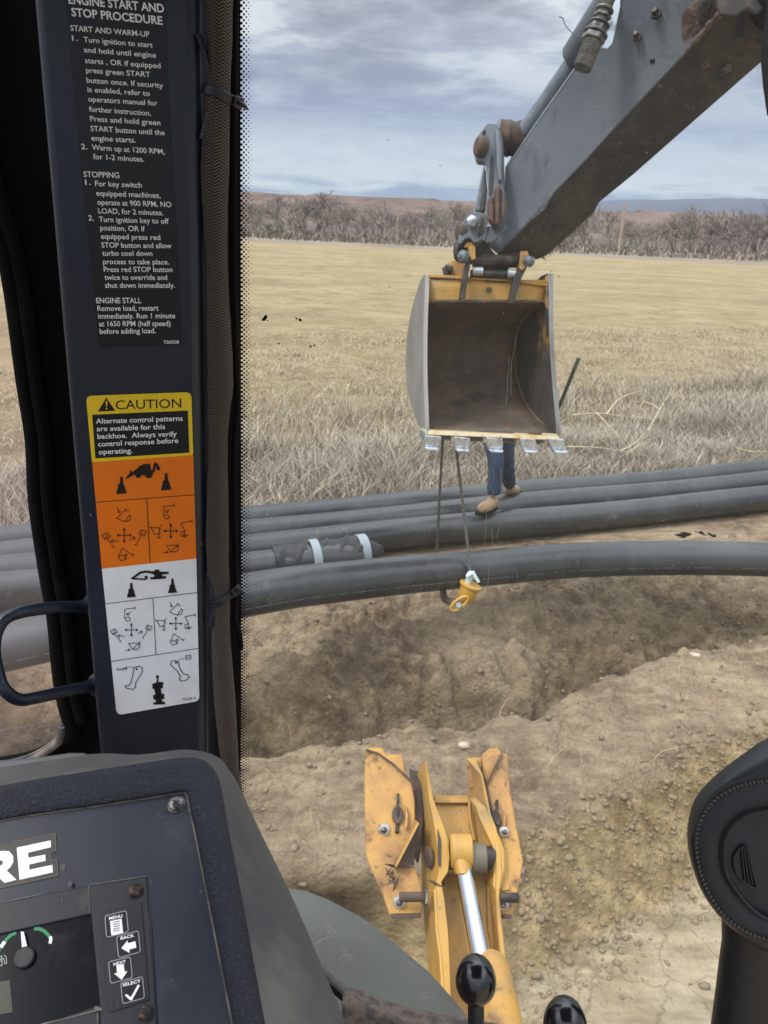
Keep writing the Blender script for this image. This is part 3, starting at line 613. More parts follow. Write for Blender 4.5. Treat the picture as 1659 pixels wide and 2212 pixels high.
# fabric wrap
mb = MB(); rings = []; nseg = 44
w0 = G(590, 1219, PR + .0); w1 = G(826, 1188, PR + .02); dd = (w1 - w0); ln = dd.length; dn = dd.normalized(); sd_ = dn.cross(Vector((0, 0, 1))).normalized(); up_ = sd_.cross(dn)
rr = random.Random(3)
for i in range(nseg + 1):
    tt = i / nseg; c = w0 + dd * tt
    rad = PR + .008
    if tt > .78: rad *= 1 - .75 * ((tt - .78) / .22) ** 1.2
    pin = .02 * (math.exp(-((tt - .36) / .03) ** 2) + math.exp(-((tt - .84) / .03) ** 2))
    rg = []
    for k in range(36):
        an = 2 * math.pi * k / 36; wv = .010 * math.sin(5 * an + tt * 23) * math.sin(tt * 9 + an) + .016 * max(0, math.sin(3 * an - tt * 34)) ** 4 + (.035 * max(0, math.sin(an * 2 + 1)) * math.exp(-(tt / .06) ** 2))
        q = rad + wv * (1 if tt < .8 else .4) - pin
        rg.append(c + sd_ * math.cos(an) * q + up_ * math.sin(an) * q)
    rings.append(rg)
mb.loft(rings, 0)
wrp = mb.build('fabric_wrap', M['tarp'], None, angle=60, base=(w0.x, w0.y, 0)); tag(wrp, 'crumpled dark grey fabric tied round the end of the short pipe', 'fabric wrap')
for tt, wd in ((.36, .035), (.80, .04)):
    mb = MB(); c = w0 + dd * tt; rg = []
    for j, (o_, q) in enumerate(((-wd, .0), (-wd, .006), (wd, .006), (wd, .0))):
        rg.append([c + dn * o_ + (sd_ * math.cos(2 * math.pi * k / 36) + up_ * math.sin(2 * math.pi * k / 36)) * ((PR + .022) * (1 if tt < .7 else .96) + q) for k in range(36)])
    mb.loft(rg, 0, cap=False, loop=True); mb.build('tape_band', M['strap'], wrp)
# curved near pipe, lifted by the sling
ctrl = [(-700, 1600, 3.75), (-300, 1475, 4.15), (50, 1390, 4.45), (525, 1287, 4.9), (760, 1254, 5.35), (1010, 1230, 5.8), (1300, 1208, 6.15), (1659, 1209, 6.25), (2000, 1240, 6.15), (2500, 1320, 5.7)]
pts = cr([W(*c) for c in ctrl], 12)
pts = [Vector((p.x, p.y, max(p.z, PR - .02))) for p in pts]
t5 = thing('pipe', (pts[60].x, pts[60].y, 0), 'nearest pipe, bowed in a long curve and held by the hanging sling', 'pipe', None)
mb = MB(); mb.tube(pts, PR, 48); mb.build('pipe_wall', M['pipe'], t5)
# faint printed line along it
mb = MB(); wrow = []
for i in range(len(pts)):
    tv = (pts[min(i + 1, len(pts) - 1)] - pts[max(i - 1, 0)]).normalized(); s2 = tv.cross(Vector((0, 0, 1))).normalized(); u2 = s2.cross(tv)
    if s2.y > 0: s2 = -s2; 
    ang = R(-10)
    pr = []
    for da in (-1.3, 1.3):
        a_ = ang + R(da); pr.append(pts[i] + (s2 * math.cos(a_) + u2 * math.sin(a_) * (1 if u2.z > 0 else -1)) * (PR + .0015))
    wrow.append(pr)
rq = random.Random(9)
for i in range(20, len(wrow) - 1):
    nsub = 5
    for j in range(nsub):
        if rq.random() < .30: continue
        t0_, t1_ = j / nsub, (j + .9) / nsub
        mb.add([wrow[i][0].lerp(wrow[i + 1][0], t0_), wrow[i][0].lerp(wrow[i + 1][0], t1_), wrow[i][1].lerp(wrow[i + 1][1], t1_), wrow[i][1].lerp(wrow[i + 1][1], t0_)], [(0, 1, 2, 3)])
mb.build('printed_line', mat('faded_print', srgb(126, 128, 127), .6), t5, flat=True)['kind'] = 'stuff'

# ------------------------------------------------------------------ wire sling and yellow choker
top1 = W(955, 905, 5.45); top2 = W(984, 905, 5.45)
c1 = W(944, 1192, 6.15); c2 = W(1016, 1242, 5.62)
t6 = thing('wire_sling', tuple(c2), 'thin wire rope sling hanging from the bucket down to the bowed pipe', 'wire rope')
mb = MB(); mb.tube([W(958, 600 + 330, 5.5), W(951, 1040, 5.75), c1], .0105, 10); mb.build('rope_leg', M['rope'], t6)
mb = MB(); mb.tube(cr([W(982, 930, 5.5), W(990, 1010, 5.55), W(1006, 1140, 5.6), c2], 6), .0105, 10); mb.build('rope_leg', M['rope'], t6)
# choker: cup shaped yellow socket with a lower eye
t7 = thing('choker_socket', tuple(W(1010, 1270, 5.6)), 'yellow cup shaped choker socket hanging in front of the bowed pipe', 'lifting hook')
ct = W(1018, 1262, 5.6); cb_ = W(1001, 1303, 5.6); ax = (cb_ - ct).normalized() ; toc = (EYE - ct).normalized(); ax = (ax - toc * .25).normalized(); L7 = .115
mb = MB(); mb.lathe(ct, ax, [(.050, .0), (.066, -.006), (.083, 0), (.084, .014), (.070, .026), (.066, .05), (.062, .09), (.054, .125), (.036, .145), (.024, .13), (.048, .08), (.050, .0)], 36)
mb.build('socket_body', mat('choker_yellow', srgb(196, 150, 54), .45, 0, [(srgb(176, 150, 110), 14, .5, .7)], bump=[(60, .001)]), t7)
em = W(992, 1304, 5.53)
mb = MB(); rs = []
e1_ = (W(1020, 1290, 5.53) - W(980, 1306, 5.53)).normalized(); e2_ = ax
for k in range(28):
    an = 2 * math.pi * k / 28; rs.append(em + e1_ * math.cos(an) * .062 + e2_ * math.sin(an) * .05)
mb.tube(rs, .012, 10, loop=True); mb.build('lower_eye', bpy.data.materials['choker_yellow'], t7)
mb = MB(); mb.lathe(em + e2_ * .01, -toc, [(.0, -.02), (.02, -.02), (.024, 0), (.02, .03), (0, .035)], 16); mb.build('pin', M['zinc'], t7)
mb = MB(); k1 = W(1019, 1238, 5.58); mb.lathe(k1, ax, [(.0, -.012), (.022, -.01), (.032, .01), (.034, .035), (.024, .05), (.024, .09), (0, .1)], 20)
mb.tube([W(1010, 1246, 5.55), W(1021, 1237, 5.55), W(1034, 1258, 5.55)], [.014, .02, .012], 10)
mb.build('rope_ferrule', mat('white_ferrule', srgb(200, 214, 216), .5), t7)
mb = MB(); mb.tube(cr([W(985, 1300, 5.62), W(962, 1295, 5.75), W(958, 1270, 5.9), W(975, 1240, 6.0)], 5), .026, 10); mb.build('sling_tail', M['mud'], t7)

# ------------------------------------------------------------------ bucket
def zb(x, y): return 829.6 + x * .2709, 483.9 + y * .2709
BZ = 5.2
tb = thing('digging_bucket', tuple(W(1045, 780, 5.6)), 'yellow and bare steel digging bucket with five teeth hanging from the grey arm', 'excavator bucket')
def bk(xz, yz, dep=0.0, lat=None):
    """mouth coordinate (zoom px) pushed back by dep metres along the bucket's own depth"""
    p = W(*zb(xz, yz), BZ); return p + BD * dep
BD = (W(878, 800, 6.0) - W(917, 800, 5.2)); BD = BD.normalized()
prof = [(0, 445), (.015, 520), (.03, 610), (.10, 640), (.30, 650), (.48, 690), (.64, 770), (.75, 890), (.80, 1040), (.79, 1190), (.73, 1330), (.61, 1450), (.44, 1550), (.22, 1625), (.03, 1660)]
Lx = lambda y: 340 - 18 * math.sin(math.pi * min(max((y - 420) / 1240, 0), 1)) ; Rx = lambda y: 1318 + max(0, (y - 700) / 960) ** 1.6 * 66
mb = MB(); th = .016
inn = [[bk(Lx(y) + 3, y, d) for d, y in prof], [bk(Rx(y) - 3, y, d) for d, y in prof]]
cen = bk(830, 1050, .35)
def outset(p, q): 
    v = (p - bk(q, 1050, .35)); v.normalize(); return p + v * th
rows = [inn[0][i].lerp(inn[1][i], t_) for i in range(len(prof)) for t_ in (0,)]
fs = []; vs = []
n = len(prof)
cols = 9
for i in range(n):
    for c in range(cols): vs.append(inn[0][i].lerp(inn[1][i], c / (cols - 1)))
for i in range(n - 1):
    for c in range(cols - 1): fs.append((i * cols + c, i * cols + c + 1, (i + 1) * cols + c + 1, (i + 1) * cols + c))
mi = [0] * len(fs)
mb.v = [Vector(v) for v in vs]; mb.f = [list(f) for f in fs]; mb.m = [0 if k // (cols - 1) < 2 else 1 for k in range(len(fs))]
sh = mb.build('shell', [M['yellow'], M['bucket_in']], tb, angle=50)
so_ = sh.modifiers.new('s', 'SOLIDIFY'); so_.thickness = th; so_.offset = 1.0
# side plates
def side(fx, inner, name, m1):
    front = []; back = []
    ys_ = [400, 520, 700, 900, 1100, 1300, 1500, 1660]
    pr_ = [(0, 395)] + [(0, y) for y in ys_] 
    out = [bk(fx(y), y, -.03 if 450 < y < 1640 else -.01) for y in [395, 500, 700, 900, 1100, 1300, 1500, 1600, 1690]]
    bck = [bk(fx(y), y, d + .02) for d, y in [(.03, 1660), (.22, 1640), (.44, 1570), (.61, 1470), (.74, 1340), (.80, 1190), (.81, 1040), (.76, 880), (.66, 720), (.52, 600), (.36, 500), (.22, 420), (.10, 396)]]
    mb = MB(); sgn = Vector((1, 0, 0)) * (.02 if not inner else -.02)
    mb.plate(out + bck, sgn, 0, 1); return mb.build(name, m1, tb, bevel=.003)
side(lambda y: Lx(y) - 6, False, 'side_plate', [M['bucket_side'], M['bucket_edge']])
side(lambda y: Rx(y) + 6, True, 'side_plate', [M['bucket_wall'], M['bucket_side']])
# yellow corner flanges on the mouth
for fx, sg_ in ((Lx, 1), (Rx, -1)):
    mb = MB(); mb.plate([bk(fx(y) + sg_ * a, y, -.012) for a, y in ((2, 400), (26 if sg_ > 0 else 30, 425), (26 if sg_ > 0 else 34, 620), (10, 700), (2, 760))], BD * .03); mb.build('corner_flange', M['yellow_worn'], tb, bevel=.003)
# side cutter bar, scoured pale edge
for fx, sg_, m_ in ((Lx, -1, M['bucket_edge']), (Rx, 1, M['bucket_side'])):
    mb = MB(); ysx = [400, 600, 800, 1000, 1200, 1400, 1560, 1680]
    mb.plate([bk(fx(y) + sg_ * 2, y, -.035) for y in ysx] + [bk(fx(y) + sg_ * (10 if m_ is M['bucket_edge'] else 18), y, -.035) for y in reversed(ysx)], BD * .05); mb.build('side_cutter', m_, tb, bevel=.002)
# weld bead round the right wall
mb = MB(); mb.tube(cr([inn[1][i] - Vector((.014, 0, 0)) - BD * .01 for i in range(3, n - 1)], 4), .008, 8); mb.build('weld_bead', mat('ochre_weld', srgb(112, 90, 60), .7), tb)
mb = MB(); mb.tube([inn[0][2] - BD * .012 + Vector((0, 0, -.005)), inn[1][2] - BD * .012 + Vector((0, 0, -.005))], .012, 8); mb.build('weld_bead', M['rust'], tb)
# stiffener lip along the top
mb = MB(); mb.plate([bk(345, 398, -.015), bk(620, 418, -.015), bk(1040, 440, -.015), bk(1310, 482, -.015), bk(1310, 500, -.015), bk(1040, 462, -.015), bk(620, 440, -.015), bk(345, 425, -.015)], BD * .13); mb.build('top_lip', M['yellow_worn'], tb, bevel=.003)
mb = MB(); mb.lathe(bk(832, 528, -.012), -BD, [(0, 0), (.020, 0), (.020, .006), (.006, .008), (0, .008)], 16); mb.build('drain_plug', M['dark_steel'], tb)
# cutting edge
mb = MB(); mb.hexa([bk(322, 1640, -.02), bk(1390, 1690, -.02), bk(1390, 1722, -.03), bk(322, 1676, -.03)], [bk(322, 1640, .16), bk(1390, 1690, .16), bk(1390, 1722, .16), bk(322, 1676, .16)]); mb.build('cutting_edge', M['cream'], tb, bevel=.004)
mb = MB(); mb.hexa([bk(440, 1690, .06), bk(1270, 1730, .06), bk(1270, 1765, .05), bk(440, 1725, .05)], [bk(440, 1690, .12), bk(1270, 1730, .12), bk(1270, 1765, .12), bk(440, 1725, .12)]); mb.build('edge_backing', M['bucket_side'], tb, bevel=.003)
# teeth
for k, (tx, ty) in enumerate(((385, 1680), (612, 1692), (868, 1698), (1128, 1702), (1352, 1704))):
    w1_, w2_, hh = 64, 60, 116
    lean = -18 + 14 * k
    f = [bk(tx - w1_, ty, -.05), bk(tx + w1_, ty + 6, -.05), bk(tx + w2_ + lean, ty + hh, -.02), bk(tx - w2_ + lean, ty + hh - 8, -.02)]
    b_ = [bk(tx - w1_, ty - 14, .07), bk(tx + w1_, ty - 8, .07), bk(tx + w2_ + lean, ty + hh - 2, .02), bk(tx - w2_ + lean, ty + hh - 10, .02)]
    mb = MB(); a_t = [(-w1_, 0), (w1_, 10), (w2_ + 10 + lean * .6, hh * .60), (w2_ + 2 + lean, hh * 1.0), (-w2_ * .72 + lean, hh * .96), (-w2_ - 0 + lean * .6, hh * .52)]
    mb.loft([[bk(tx + a, ty + b, -.05 + .05 * max(0, b) / hh) for a, b in a_t], [bk(tx + a * .96, ty + b, .05 - .035 * max(0, b) / hh) for a, b in a_t]]); mb.build('tooth', M['tooth'], tb, bevel=.006, seg=3)
    mb = MB(); mb.plate([bk(tx + a, ty + b, -.012) for a, b in ((-w2_ * .8 + lean, hh * .82), (w2_ + 4 + lean, hh * .86), (w2_ + 0 + lean, hh * 1.06), (-w2_ * .6 + lean, hh * 1.02))], -BD * .022); mb.build('tooth_tip', M['tooth'], tb, bevel=.004)
    mb = MB(); mb.hexa([bk(tx - 84, ty - 36, -.02), bk(tx + 30, ty - 30, -.02), bk(tx + 30, ty + 18, -.01), bk(tx - 74, ty + 50, -.01)], [bk(tx - 84, ty - 36, .1), bk(tx + 30, ty - 30, .1), bk(tx + 30, ty + 20, .08), bk(tx - 74, ty + 50, .08)]); mb.build('tooth_adapter', M['cream'] if k else M['bucket_side'], tb, bevel=.006)
# ears
def dD(x, y, z): return W(933.1 + .18748 * x, 241.9 + .18748 * y, z)
EZ = 5.13
mb = MB(); mb.plate([dD(x, y, EZ) for x, y in ((372, 1530), (410, 1500), (470, 1505), (500, 1560), (504, 1690), (450, 1740), (425, 1850), (405, 2000), (385, 2150), (318, 2160), (345, 1960), (385, 1760), (412, 1640), (400, 1560))], BD * .035); mb.build('ear', M['dark_steel'], tb, bevel=.004)
mb = MB(); mb.plate([dD(x, y, EZ - .02) for x, y in ((366, 1560), (400, 1498), (468, 1500), (502, 1560), (504, 1690), (452, 1712), (430, 1640), (420, 1560))], BD * .02); mb.build('ear_boss', M['yellow_worn'], tb, bevel=.004)
mb = MB(); mb.plate([dD(x, y, EZ) for x, y in ((1018, 1605), (1108, 1605), (1128, 1690), (1090, 1800), (1040, 1900), (1000, 2010), (950, 2205), (880, 2205), (925, 1990), (960, 1850), (1000, 1760))], BD * .035); mb.build('ear', M['dark_steel'], tb, bevel=.004)
mb = MB(); mb.plate([dD(x, y, EZ - .02) for x, y in ((1022, 1603), (1106, 1603), (1126, 1690), (1096, 1770), (1040, 1830), (1005, 1800), (1015, 1700))], BD * .02); mb.build('ear_boss', M['yellow_worn'], tb, bevel=.004)
for x, y, rx in ((366, 1665, .04), (1118, 1720, .034)):
    mb = MB(); c = dD(x, y, EZ - .03); mb.lathe(c, Vector((-1, -.6, .25)), [(0, -.02), (rx, -.02), (rx, .02), (rx * .6, .03), (rx * .3, .045), (0, .036)], 20); mb.build('pin_cap', M['gray_paint'], tb, bevel=.003)
mb = MB(); mb.cyl(dD(470, 1715, EZ + .06), dD(1010, 1720, EZ + .06), .043, 24); mb.build('ear_pin', M['dark_steel'], tb)
mb = MB(); mb.cyl(dD(440, 1865, EZ + .05), dD(1000, 1880, EZ + .05), .026, 20); mb.build('ear_pin', M['dark_steel'], tb)
for x0, x1, y in ((470, 585, 1832), (870, 990, 1862)):
    mb = MB(); mb.cyl(dD(x0, y, EZ + .03), dD(x1, y + 4, EZ + .03), .030, 20); mb.build('pin_collar', M['steel'], tb)
mb = MB(); mb.hexa([dD(560, 1780, EZ + .08), dD(900, 1790, EZ + .08), dD(890, 1965, EZ + .05), dD(575, 1950, EZ + .05)], [dD(560, 1780, EZ + .25), dD(900, 1790, EZ + .25), dD(890, 1965, EZ + .25), dD(575, 1950, EZ + .25)]); mb.build('hinge_block', M['dark_under'], tb, bevel=.02)
mb = MB(); mb.plate([dD(x, y, 5.45) for x, y in ((212, 1720), (238, 1702), (372, 1722), (378, 1905), (214, 1905))], BD * .10); mb.build('rear_lug', M['yellow_worn'], tb, bevel=.006)
mb = MB(); mb.cyl(dD(140, 1815, 5.45), dD(225, 1830, 5.45), .037, 16); mb.cyl(dD(150, 1790, 5.43), dD(166, 1880, 5.43), .022, 6); mb.build('lug_bolt', M['dark_steel'], tb, bevel=.004)

# ------------------------------------------------------------------ dipper arm
def dz_(x, y, z): return W(933 + .4375 * x, .4375 * y, z)
ta = thing('dipper_arm', tuple(dz_(900, 500, 4.7)), 'grey box section dipper arm with muddy dark underside coming in from the upper right', 'excavator arm')
def zz_(x, y):                      # depth along the arm
    s = ((x - 320) * .68 + (1250 - y) * .73) / 1850; return 5.22 - 1.45 * max(0, s)
back = _f * .30 + _r * .05
def shp(pts, dd_=0): return [dz_(x, y, zz_(x, y) + dd_) for x, y in pts]
ridge_l = [(322, 1252), (400, 1180), (478, 1098), (560, 1030), (600, 955), (760, 790), (950, 580), (1130, 390), (1250, 265), (1400, 105), (1560, -60), (1800, -300)]
upper_l = [(255, 1195), (268, 1120), (350, 1105), (356, 960), (368, 830), (402, 775), (520, 600), (700, 345), (930, 0), (1000, -100), (1160, -330), (1400, -640)]
lower_l = [(522, 1278), (560, 1262), (640, 1195), (705, 1135), (800, 1045), (828, 995), (1000, 855), (1300, 590), (1659, 275), (1800, 150), (1950, 20), (2250, -240)]
def strip(A, B, dA, dB, name, m_, thk, bev=.006):
    a = shp(A, dA); b = shp(B, dB); mb = MB(); n_ = len(a)
    na = [p + thk for p in a]; nb = [p + thk for p in b]
    rings = [[a[i], b[i], nb[i], na[i]] for i in range(n_)]
    mb.loft(rings, 0); return mb.build(name, m_, ta, bevel=bev, angle=30)
strip(upper_l, ridge_l, .10, 0, 'side_plate', M['gray_paint'], _f * .012 + _r * .008)
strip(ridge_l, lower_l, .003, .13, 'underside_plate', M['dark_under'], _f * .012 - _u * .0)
strip([(x - 6, y - 8) for x, y in upper_l], lower_l, .50, .62, 'far_side_plate', M['gray_paint'], _f * .012)
a = shp([(x, y) for x, y in upper_l], .10); b = shp([(x - 6, y - 8) for x, y in upper_l], .50); mb = MB(); mb.loft([[a[i], b[i], b[i] - _u * .01, a[i] - _u * .01] for i in range(len(a))]); mb.build('top_plate', M['gray_paint'], ta)
# mud packed on the ridge and lower end
mb = MB(); rr = random.Random(4)
mudline = cr(shp([(1255, 255), (1300, 205), (1345, 150), (1380, 110), (1420, 70)], -.01), 6)
mb.tube(mudline, [.008 + .013 * rr.random() for _ in mudline], 8); mb.build('mud_crust', M['mud'], ta, angle=80)
def blob(name, poly, dep, m_, thick, seed, par=ta, f=dz_, zf=zz_):
    r_ = random.Random(seed); mb = MB()
    cx_ = sum(p[0] for p in poly) / len(poly); cy_ = sum(p[1] for p in poly) / len(poly); rings = []
    out = cr([Vector((x, y, 0)) for x, y in poly], 4, loop=True)
    for s_, h_ in ((1, .0), (.9, .6), (.6, 1.0), (.25, 1.1)):
        rings.append([f(cx_ + (p.x - cx_) * s_ + r_.gauss(0, 3), cy_ + (p.y - cy_) * s_ + r_.gauss(0, 3), zf(cx_ + (p.x - cx_) * s_, cy_ + (p.y - cy_) * s_) + dep - thick * h_ * (1 + .3 * r_.gauss(0, .6))) for p in out])
    mb.loft(rings, 0, cap=True); return mb.build(name, m_, par, angle=70)
blob('mud_patch', [(1240, 60), (1290, 10), (1390, -40), (1440, 20), (1395, 110), (1300, 200), (1252, 250), (1235, 180)], .015, M['mud'], .012, 3)
blob('mud_patch', [(1310, 60), (1345, -20), (1400, -30), (1370, 60), (1330, 130)], .0, M['dark_under'], .012, 6)
blob('mud_lump', [(1325, 300), (1360, 290), (1372, 320), (1335, 345)], .05, M['mud'], .012, 7)
blob('mud_lump', [(1425, 350), (1470, 310), (1480, 345), (1440, 365)], .07, M['mud'], .012, 8)
blob('mud_lump', [(1530, 190), (1600, 195), (1620, 235), (1550, 230)], .08, M['mud'], .008, 9)
# frayed grass and root fibres stuck to the lower end
mb = MB(); rr = random.Random(8)
for i in range(420):
    s_ = rr.random(); k = rr.random()
    if k < .5: x, y = 330 + 260 * s_, 1245 - 275 * s_; d_ = -.01; dirn = -_u * rr.uniform(-.02, .03) + _r * rr.uniform(-.02, .045)
    else: x, y = 540 + 260 * s_, 1270 - 235 * s_; d_ = .12; dirn = -_u * rr.uniform(.005, .04) + _r * rr.uniform(.0, .04)
    p = dz_(x, y, zz_(x, y) + d_ - .01); q = p + dirn
    mb.add([p, p + _r * .005, q], [(0, 1, 2)])
mb.build('stuck_fibres', M['dark_under'], ta, flat=True)['kind'] = 'stuff'
# bolts on the side plate
for x, y, r_, o_ in ((1108, 75, .03, 1), (1015, 188, .028, 1), (1096, 303, .02, 0)):
    p = dz_(x, y, zz_(x, y) - .0 + .035); nrm = (-_f * .8 - _r * .5 + _u * .1).normalized()
    mb = MB(); mb.lathe(p, nrm, [(0, 0), (r_, 0), (r_, .016), (r_ * .6, .02), (r_ * .55, .05 if o_ else .03), (0, .05 if o_ else .03)], 6 if o_ else 18); mb.build('side_bolt', M['dark_steel'], ta, bevel=.003)
# black clamp and hose at the far upper right
mb = MB(); mb.plate([dz_(x, y, zz_(x, y) - .02) for x, y in ((1525, -60), (1572, -60), (1560, 60), (1545, 175), (1505, 172), (1518, 60))], _f * .03); mb.build('hose_clamp', M['plastic_black'], ta, bevel=.006)
mb = MB(); mb.tube(cr([dz_(1640, -120, 3.8), dz_(1610, 0, 3.85), dz_(1622, 90, 3.9), dz_(1690, 150, 3.9), dz_(1740, 260, 3.9)], 6), .035, 14); mb.build('hydraulic_hose', M['rubber'], ta)
mb = MB(); mb.plate([dz_(x, y, 3.75) for x, y in ((1400, -80), (1560, -80), (1640, 40), (1600, 70), (1560, 40), (1500, 82), (1420, 72))], _f * .02); mb.build('hose_shield', M['dark_steel'], ta, bevel=.01)
mb = MB(); mb.tube([dz_(1672, 60, 3.6), dz_(1655, 200, 3.6), dz_(1650, 300, 3.6), dz_(1660, 420, 3.62), dz_(1680, 560, 3.62)], .022, 12); mb.build('hydraulic_hose', M['rubber'], ta)
# bucket cylinder: rod with eye, barrel, stop bracket
mb = MB(); mb.tube([dz_(455, 655, 5.12), dz_(560, 512, 5.0), dz_(705, 300, 4.84)], .058, 24); mb.build('cylinder_rod', M['gray_paint'], ta)
mb = MB(); mb.lathe(dz_(690, 300, 4.84), (dz_(900, -30, 4.5) - dz_(690, 300, 4.84)), [(0, 0), (.07, .0), (.088, .03), (.088, 1.6), (0, 1.6)], 28); mb.build('cylinder_barrel', M['gray_paint'], ta, bevel=.01)
mb = MB(); mb.tube([dD(760, 290, 5.16), dD(880, 305, 5.16), dD(900, 305, 5.16), dD(1010, 330, 5.18)], [.112, .112, .108, .105], 32); mb.build('rod_eye', M['rust'], ta, bevel=.01)
mb = MB(); mb.tube([dD(872, 305, 5.16), dD(892, 306, 5.16)], .116, 32); mb.build('eye_seam', M['dark_steel'], ta)
mb = MB(); mb.lathe(dD(790, 150, 5.12), _u, [(0, -.03), (.026, -.03), (.026, .0), (.018, .03), (.0, .045)], 16); mb.build('grease_boss', M['gray_paint'], ta)
mb = MB(); mb.hexa([dD(930, 120, 5.1), dD(1130, 60, 5.05), dD(1180, 220, 5.05), dD(960, 420, 5.1)], [dD(930, 120, 5.3), dD(1130, 60, 5.25), dD(1180, 220, 5.25), dD(960, 420, 5.3)]); mb.build('eye_neck', M['dark_under'], ta, bevel=.03)
# link with slot
mb = MB(); lk = [(600, 575), (535, 562), (495, 540), (486, 400), (518, 285), (566, 215), (630, 135), (690, 124), (742, 140), (785, 215), (815, 380), (822, 800), (850, 1000), (850, 1180), (800, 1290), (730, 1312), (650, 1250), (612, 1120), (640, 900), (625, 700)]
out_ = [dD(p.x, p.y, 5.02) for p in cr([Vector((x, y, 0)) for x, y in lk], 3, loop=True)]
mb.plate(out_, _f * .07 + _r * .02); mb.build('bucket_link', M['gray_paint'], ta, bevel=.012, seg=3)
mb = MB(); mb.plate([dD(x, y, 5.012) for x, y in ((690, 480), (708, 520), (716, 700), (700, 900), (670, 980), (655, 900), (664, 700), (676, 540))], _f * .02); mb.build('link_recess', M['dark_under'], ta, bevel=.004)
mb = MB(); mb.plate([dD(x, y, 4.985) for x, y in ((735, 200), (785, 230), (812, 400), (815, 780), (770, 800), (745, 600))], _f * .04); mb.build('link_rib', M['gray_paint'], ta, bevel=.012, seg=3)
for q in (((650, 1000), (712, 950), (722, 1290), (650, 1240)), ((726, 870), (790, 820), (788, 1292), (728, 1305)), ((804, 860), (842, 980), (848, 1180), (806, 1280))):
    mb = MB(); mb.plate([dD(x, y, 4.985) for x, y in q], _f * .05); mb.build('worn_roller', M['rust'], ta, bevel=.015, seg=3)
mb = MB(); mb.lathe(dD(535, 395, 5.0), Vector((-1, -.3, .1)), [(0, -.05), (.066, -.05), (.066, .0), (.055, .015), (.0, .018)], 28); mb.build('pin_head', M['rust'], ta, bevel=.006)
for i_, yy in enumerate((240, 325, 395)):
    mb = MB(); mb.lathe(dD(600 + 4 * i_, yy, 5.01), -_f, [(0, 0), (.012, 0), (.012, .018), (0, .02)], 8); mb.build('lock_bolt', M['dark_steel'], ta)
mb = MB(); mb.plate([dD(x, y, 5.16) for x, y in ((600, 590), (626, 690), (610, 900), (560, 1150), (500, 1130), (545, 860))], _f * .04); mb.build('rear_link', M['gray_paint'], ta, bevel=.01)
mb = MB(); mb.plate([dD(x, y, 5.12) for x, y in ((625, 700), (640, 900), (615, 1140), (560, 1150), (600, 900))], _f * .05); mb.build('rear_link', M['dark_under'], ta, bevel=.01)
# lower joint
jl = [(345, 1300), (400, 1200), (500, 1150), (600, 1170), (640, 1260), (610, 1400), (560, 1480), (480, 1500), (440, 1450), (380, 1460), (330, 1520), (300, 1480)]
mb = MB(); mb.plate([dD(p.x, p.y, 5.08) for p in cr([Vector((x, y, 0)) for x, y in jl], 3, loop=True)], _f * .14); mb.build('joint_casting', M['gray_paint'], ta, bevel=.03, seg=4)
mb = MB(); mb.lathe(dD(330, 1385, 5.12), Vector((-1, -.4, .1)), [(0, -.05), (.055, -.05), (.055, .01), (.045, .025), (.02, .03), (0, .03)], 20); mb.build('pin_head', M['rust'], ta, bevel=.006)
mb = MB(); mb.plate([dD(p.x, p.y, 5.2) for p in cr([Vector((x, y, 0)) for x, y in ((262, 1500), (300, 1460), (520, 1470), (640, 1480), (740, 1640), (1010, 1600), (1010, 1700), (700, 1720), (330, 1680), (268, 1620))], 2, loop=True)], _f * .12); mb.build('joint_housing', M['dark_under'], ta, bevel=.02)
mb = MB(); mb.lathe(dD(465, 1265, 5.05), -_f, [(0, 0), (.045, 0), (.04, .02), (.02, .03), (0, .03)], 6); mb.build('joint_bolt', M['steel'], ta, bevel=.003)
blob('mud_patch', [(560, 1200), (600, 1230), (600, 1380), (540, 1440), (520, 1340)], -.18, M['dark_under'], .02, 11, ta, dD, lambda x, y: 5.2)
mb = MB(); mb.plate([dD(x, y, 5.10) for x, y in ((650, 1310), (740, 1330), (860, 1290), (870, 1340), (700, 1500), (610, 1500), (640, 1400))], _f * .03); mb.build('end_gusset', M['gray_paint'], ta, bevel=.006)
# threaded stop assembly on the barrel
tsx = thing('threaded_stop', tuple(dz_(800, 180, 4.35)), 'greyish threaded rod and nuts in a slotted bracket on the side of the grey arm', 'adjuster bracket')
mb = MB(); mb.plate([dz_(x, y, 4.28) for x, y in ((742, 190), (748, 168), (768, 162), (812, 168), (868, 90), (880, 20), (905, -30), (930, -20), (932, 30), (905, 160), (892, 215), (870, 240), (800, 236), (760, 222))], _f * .012); mb.build('bracket', M['steel'], tsx, bevel=.003)
ax_ = (dz_(880, -20, 4.2) - dz_(740, 340, 4.24)).normalized(); tb0 = dz_(742, 336, 4.24); pr_ = [(0, 0)]
LN = (dz_(905, -60, 4.2) - tb0).length
for i in range(int(LN / .012)): pr_ += [(.052 if i * .012 < .24 else .034, i * .012), (.047 if i * .012 < .24 else .030, i * .012 + .006)]
pr_ += [(0, LN)]
mb = MB(); mb.lathe(tb0, ax_, pr_, 24); mb.build('threaded_rod', mat('grey_thread_steel', srgb(118, 118, 114), .5, .5, [(srgb(86, 82, 76), 20, .45, .65)]), tsx)
for s0, s1, r0, nn_ in ((.33, .40, .066, 6), (.41, .43, .07, 20), (.45, .52, .055, 6), (.53, .55, .06, 20), (.62, .66, .05, 6), (.70, .73, .05, 20)):
    mb = MB(); mb.lathe(tb0, ax_, [(0, s0 * LN), (r0, s0 * LN), (r0, s1 * LN), (0, s1 * LN)], nn_); mb.build('nut' if nn_ == 6 else 'washer', bpy.data.materials['grey_thread_steel'], tsx, bevel=.004)
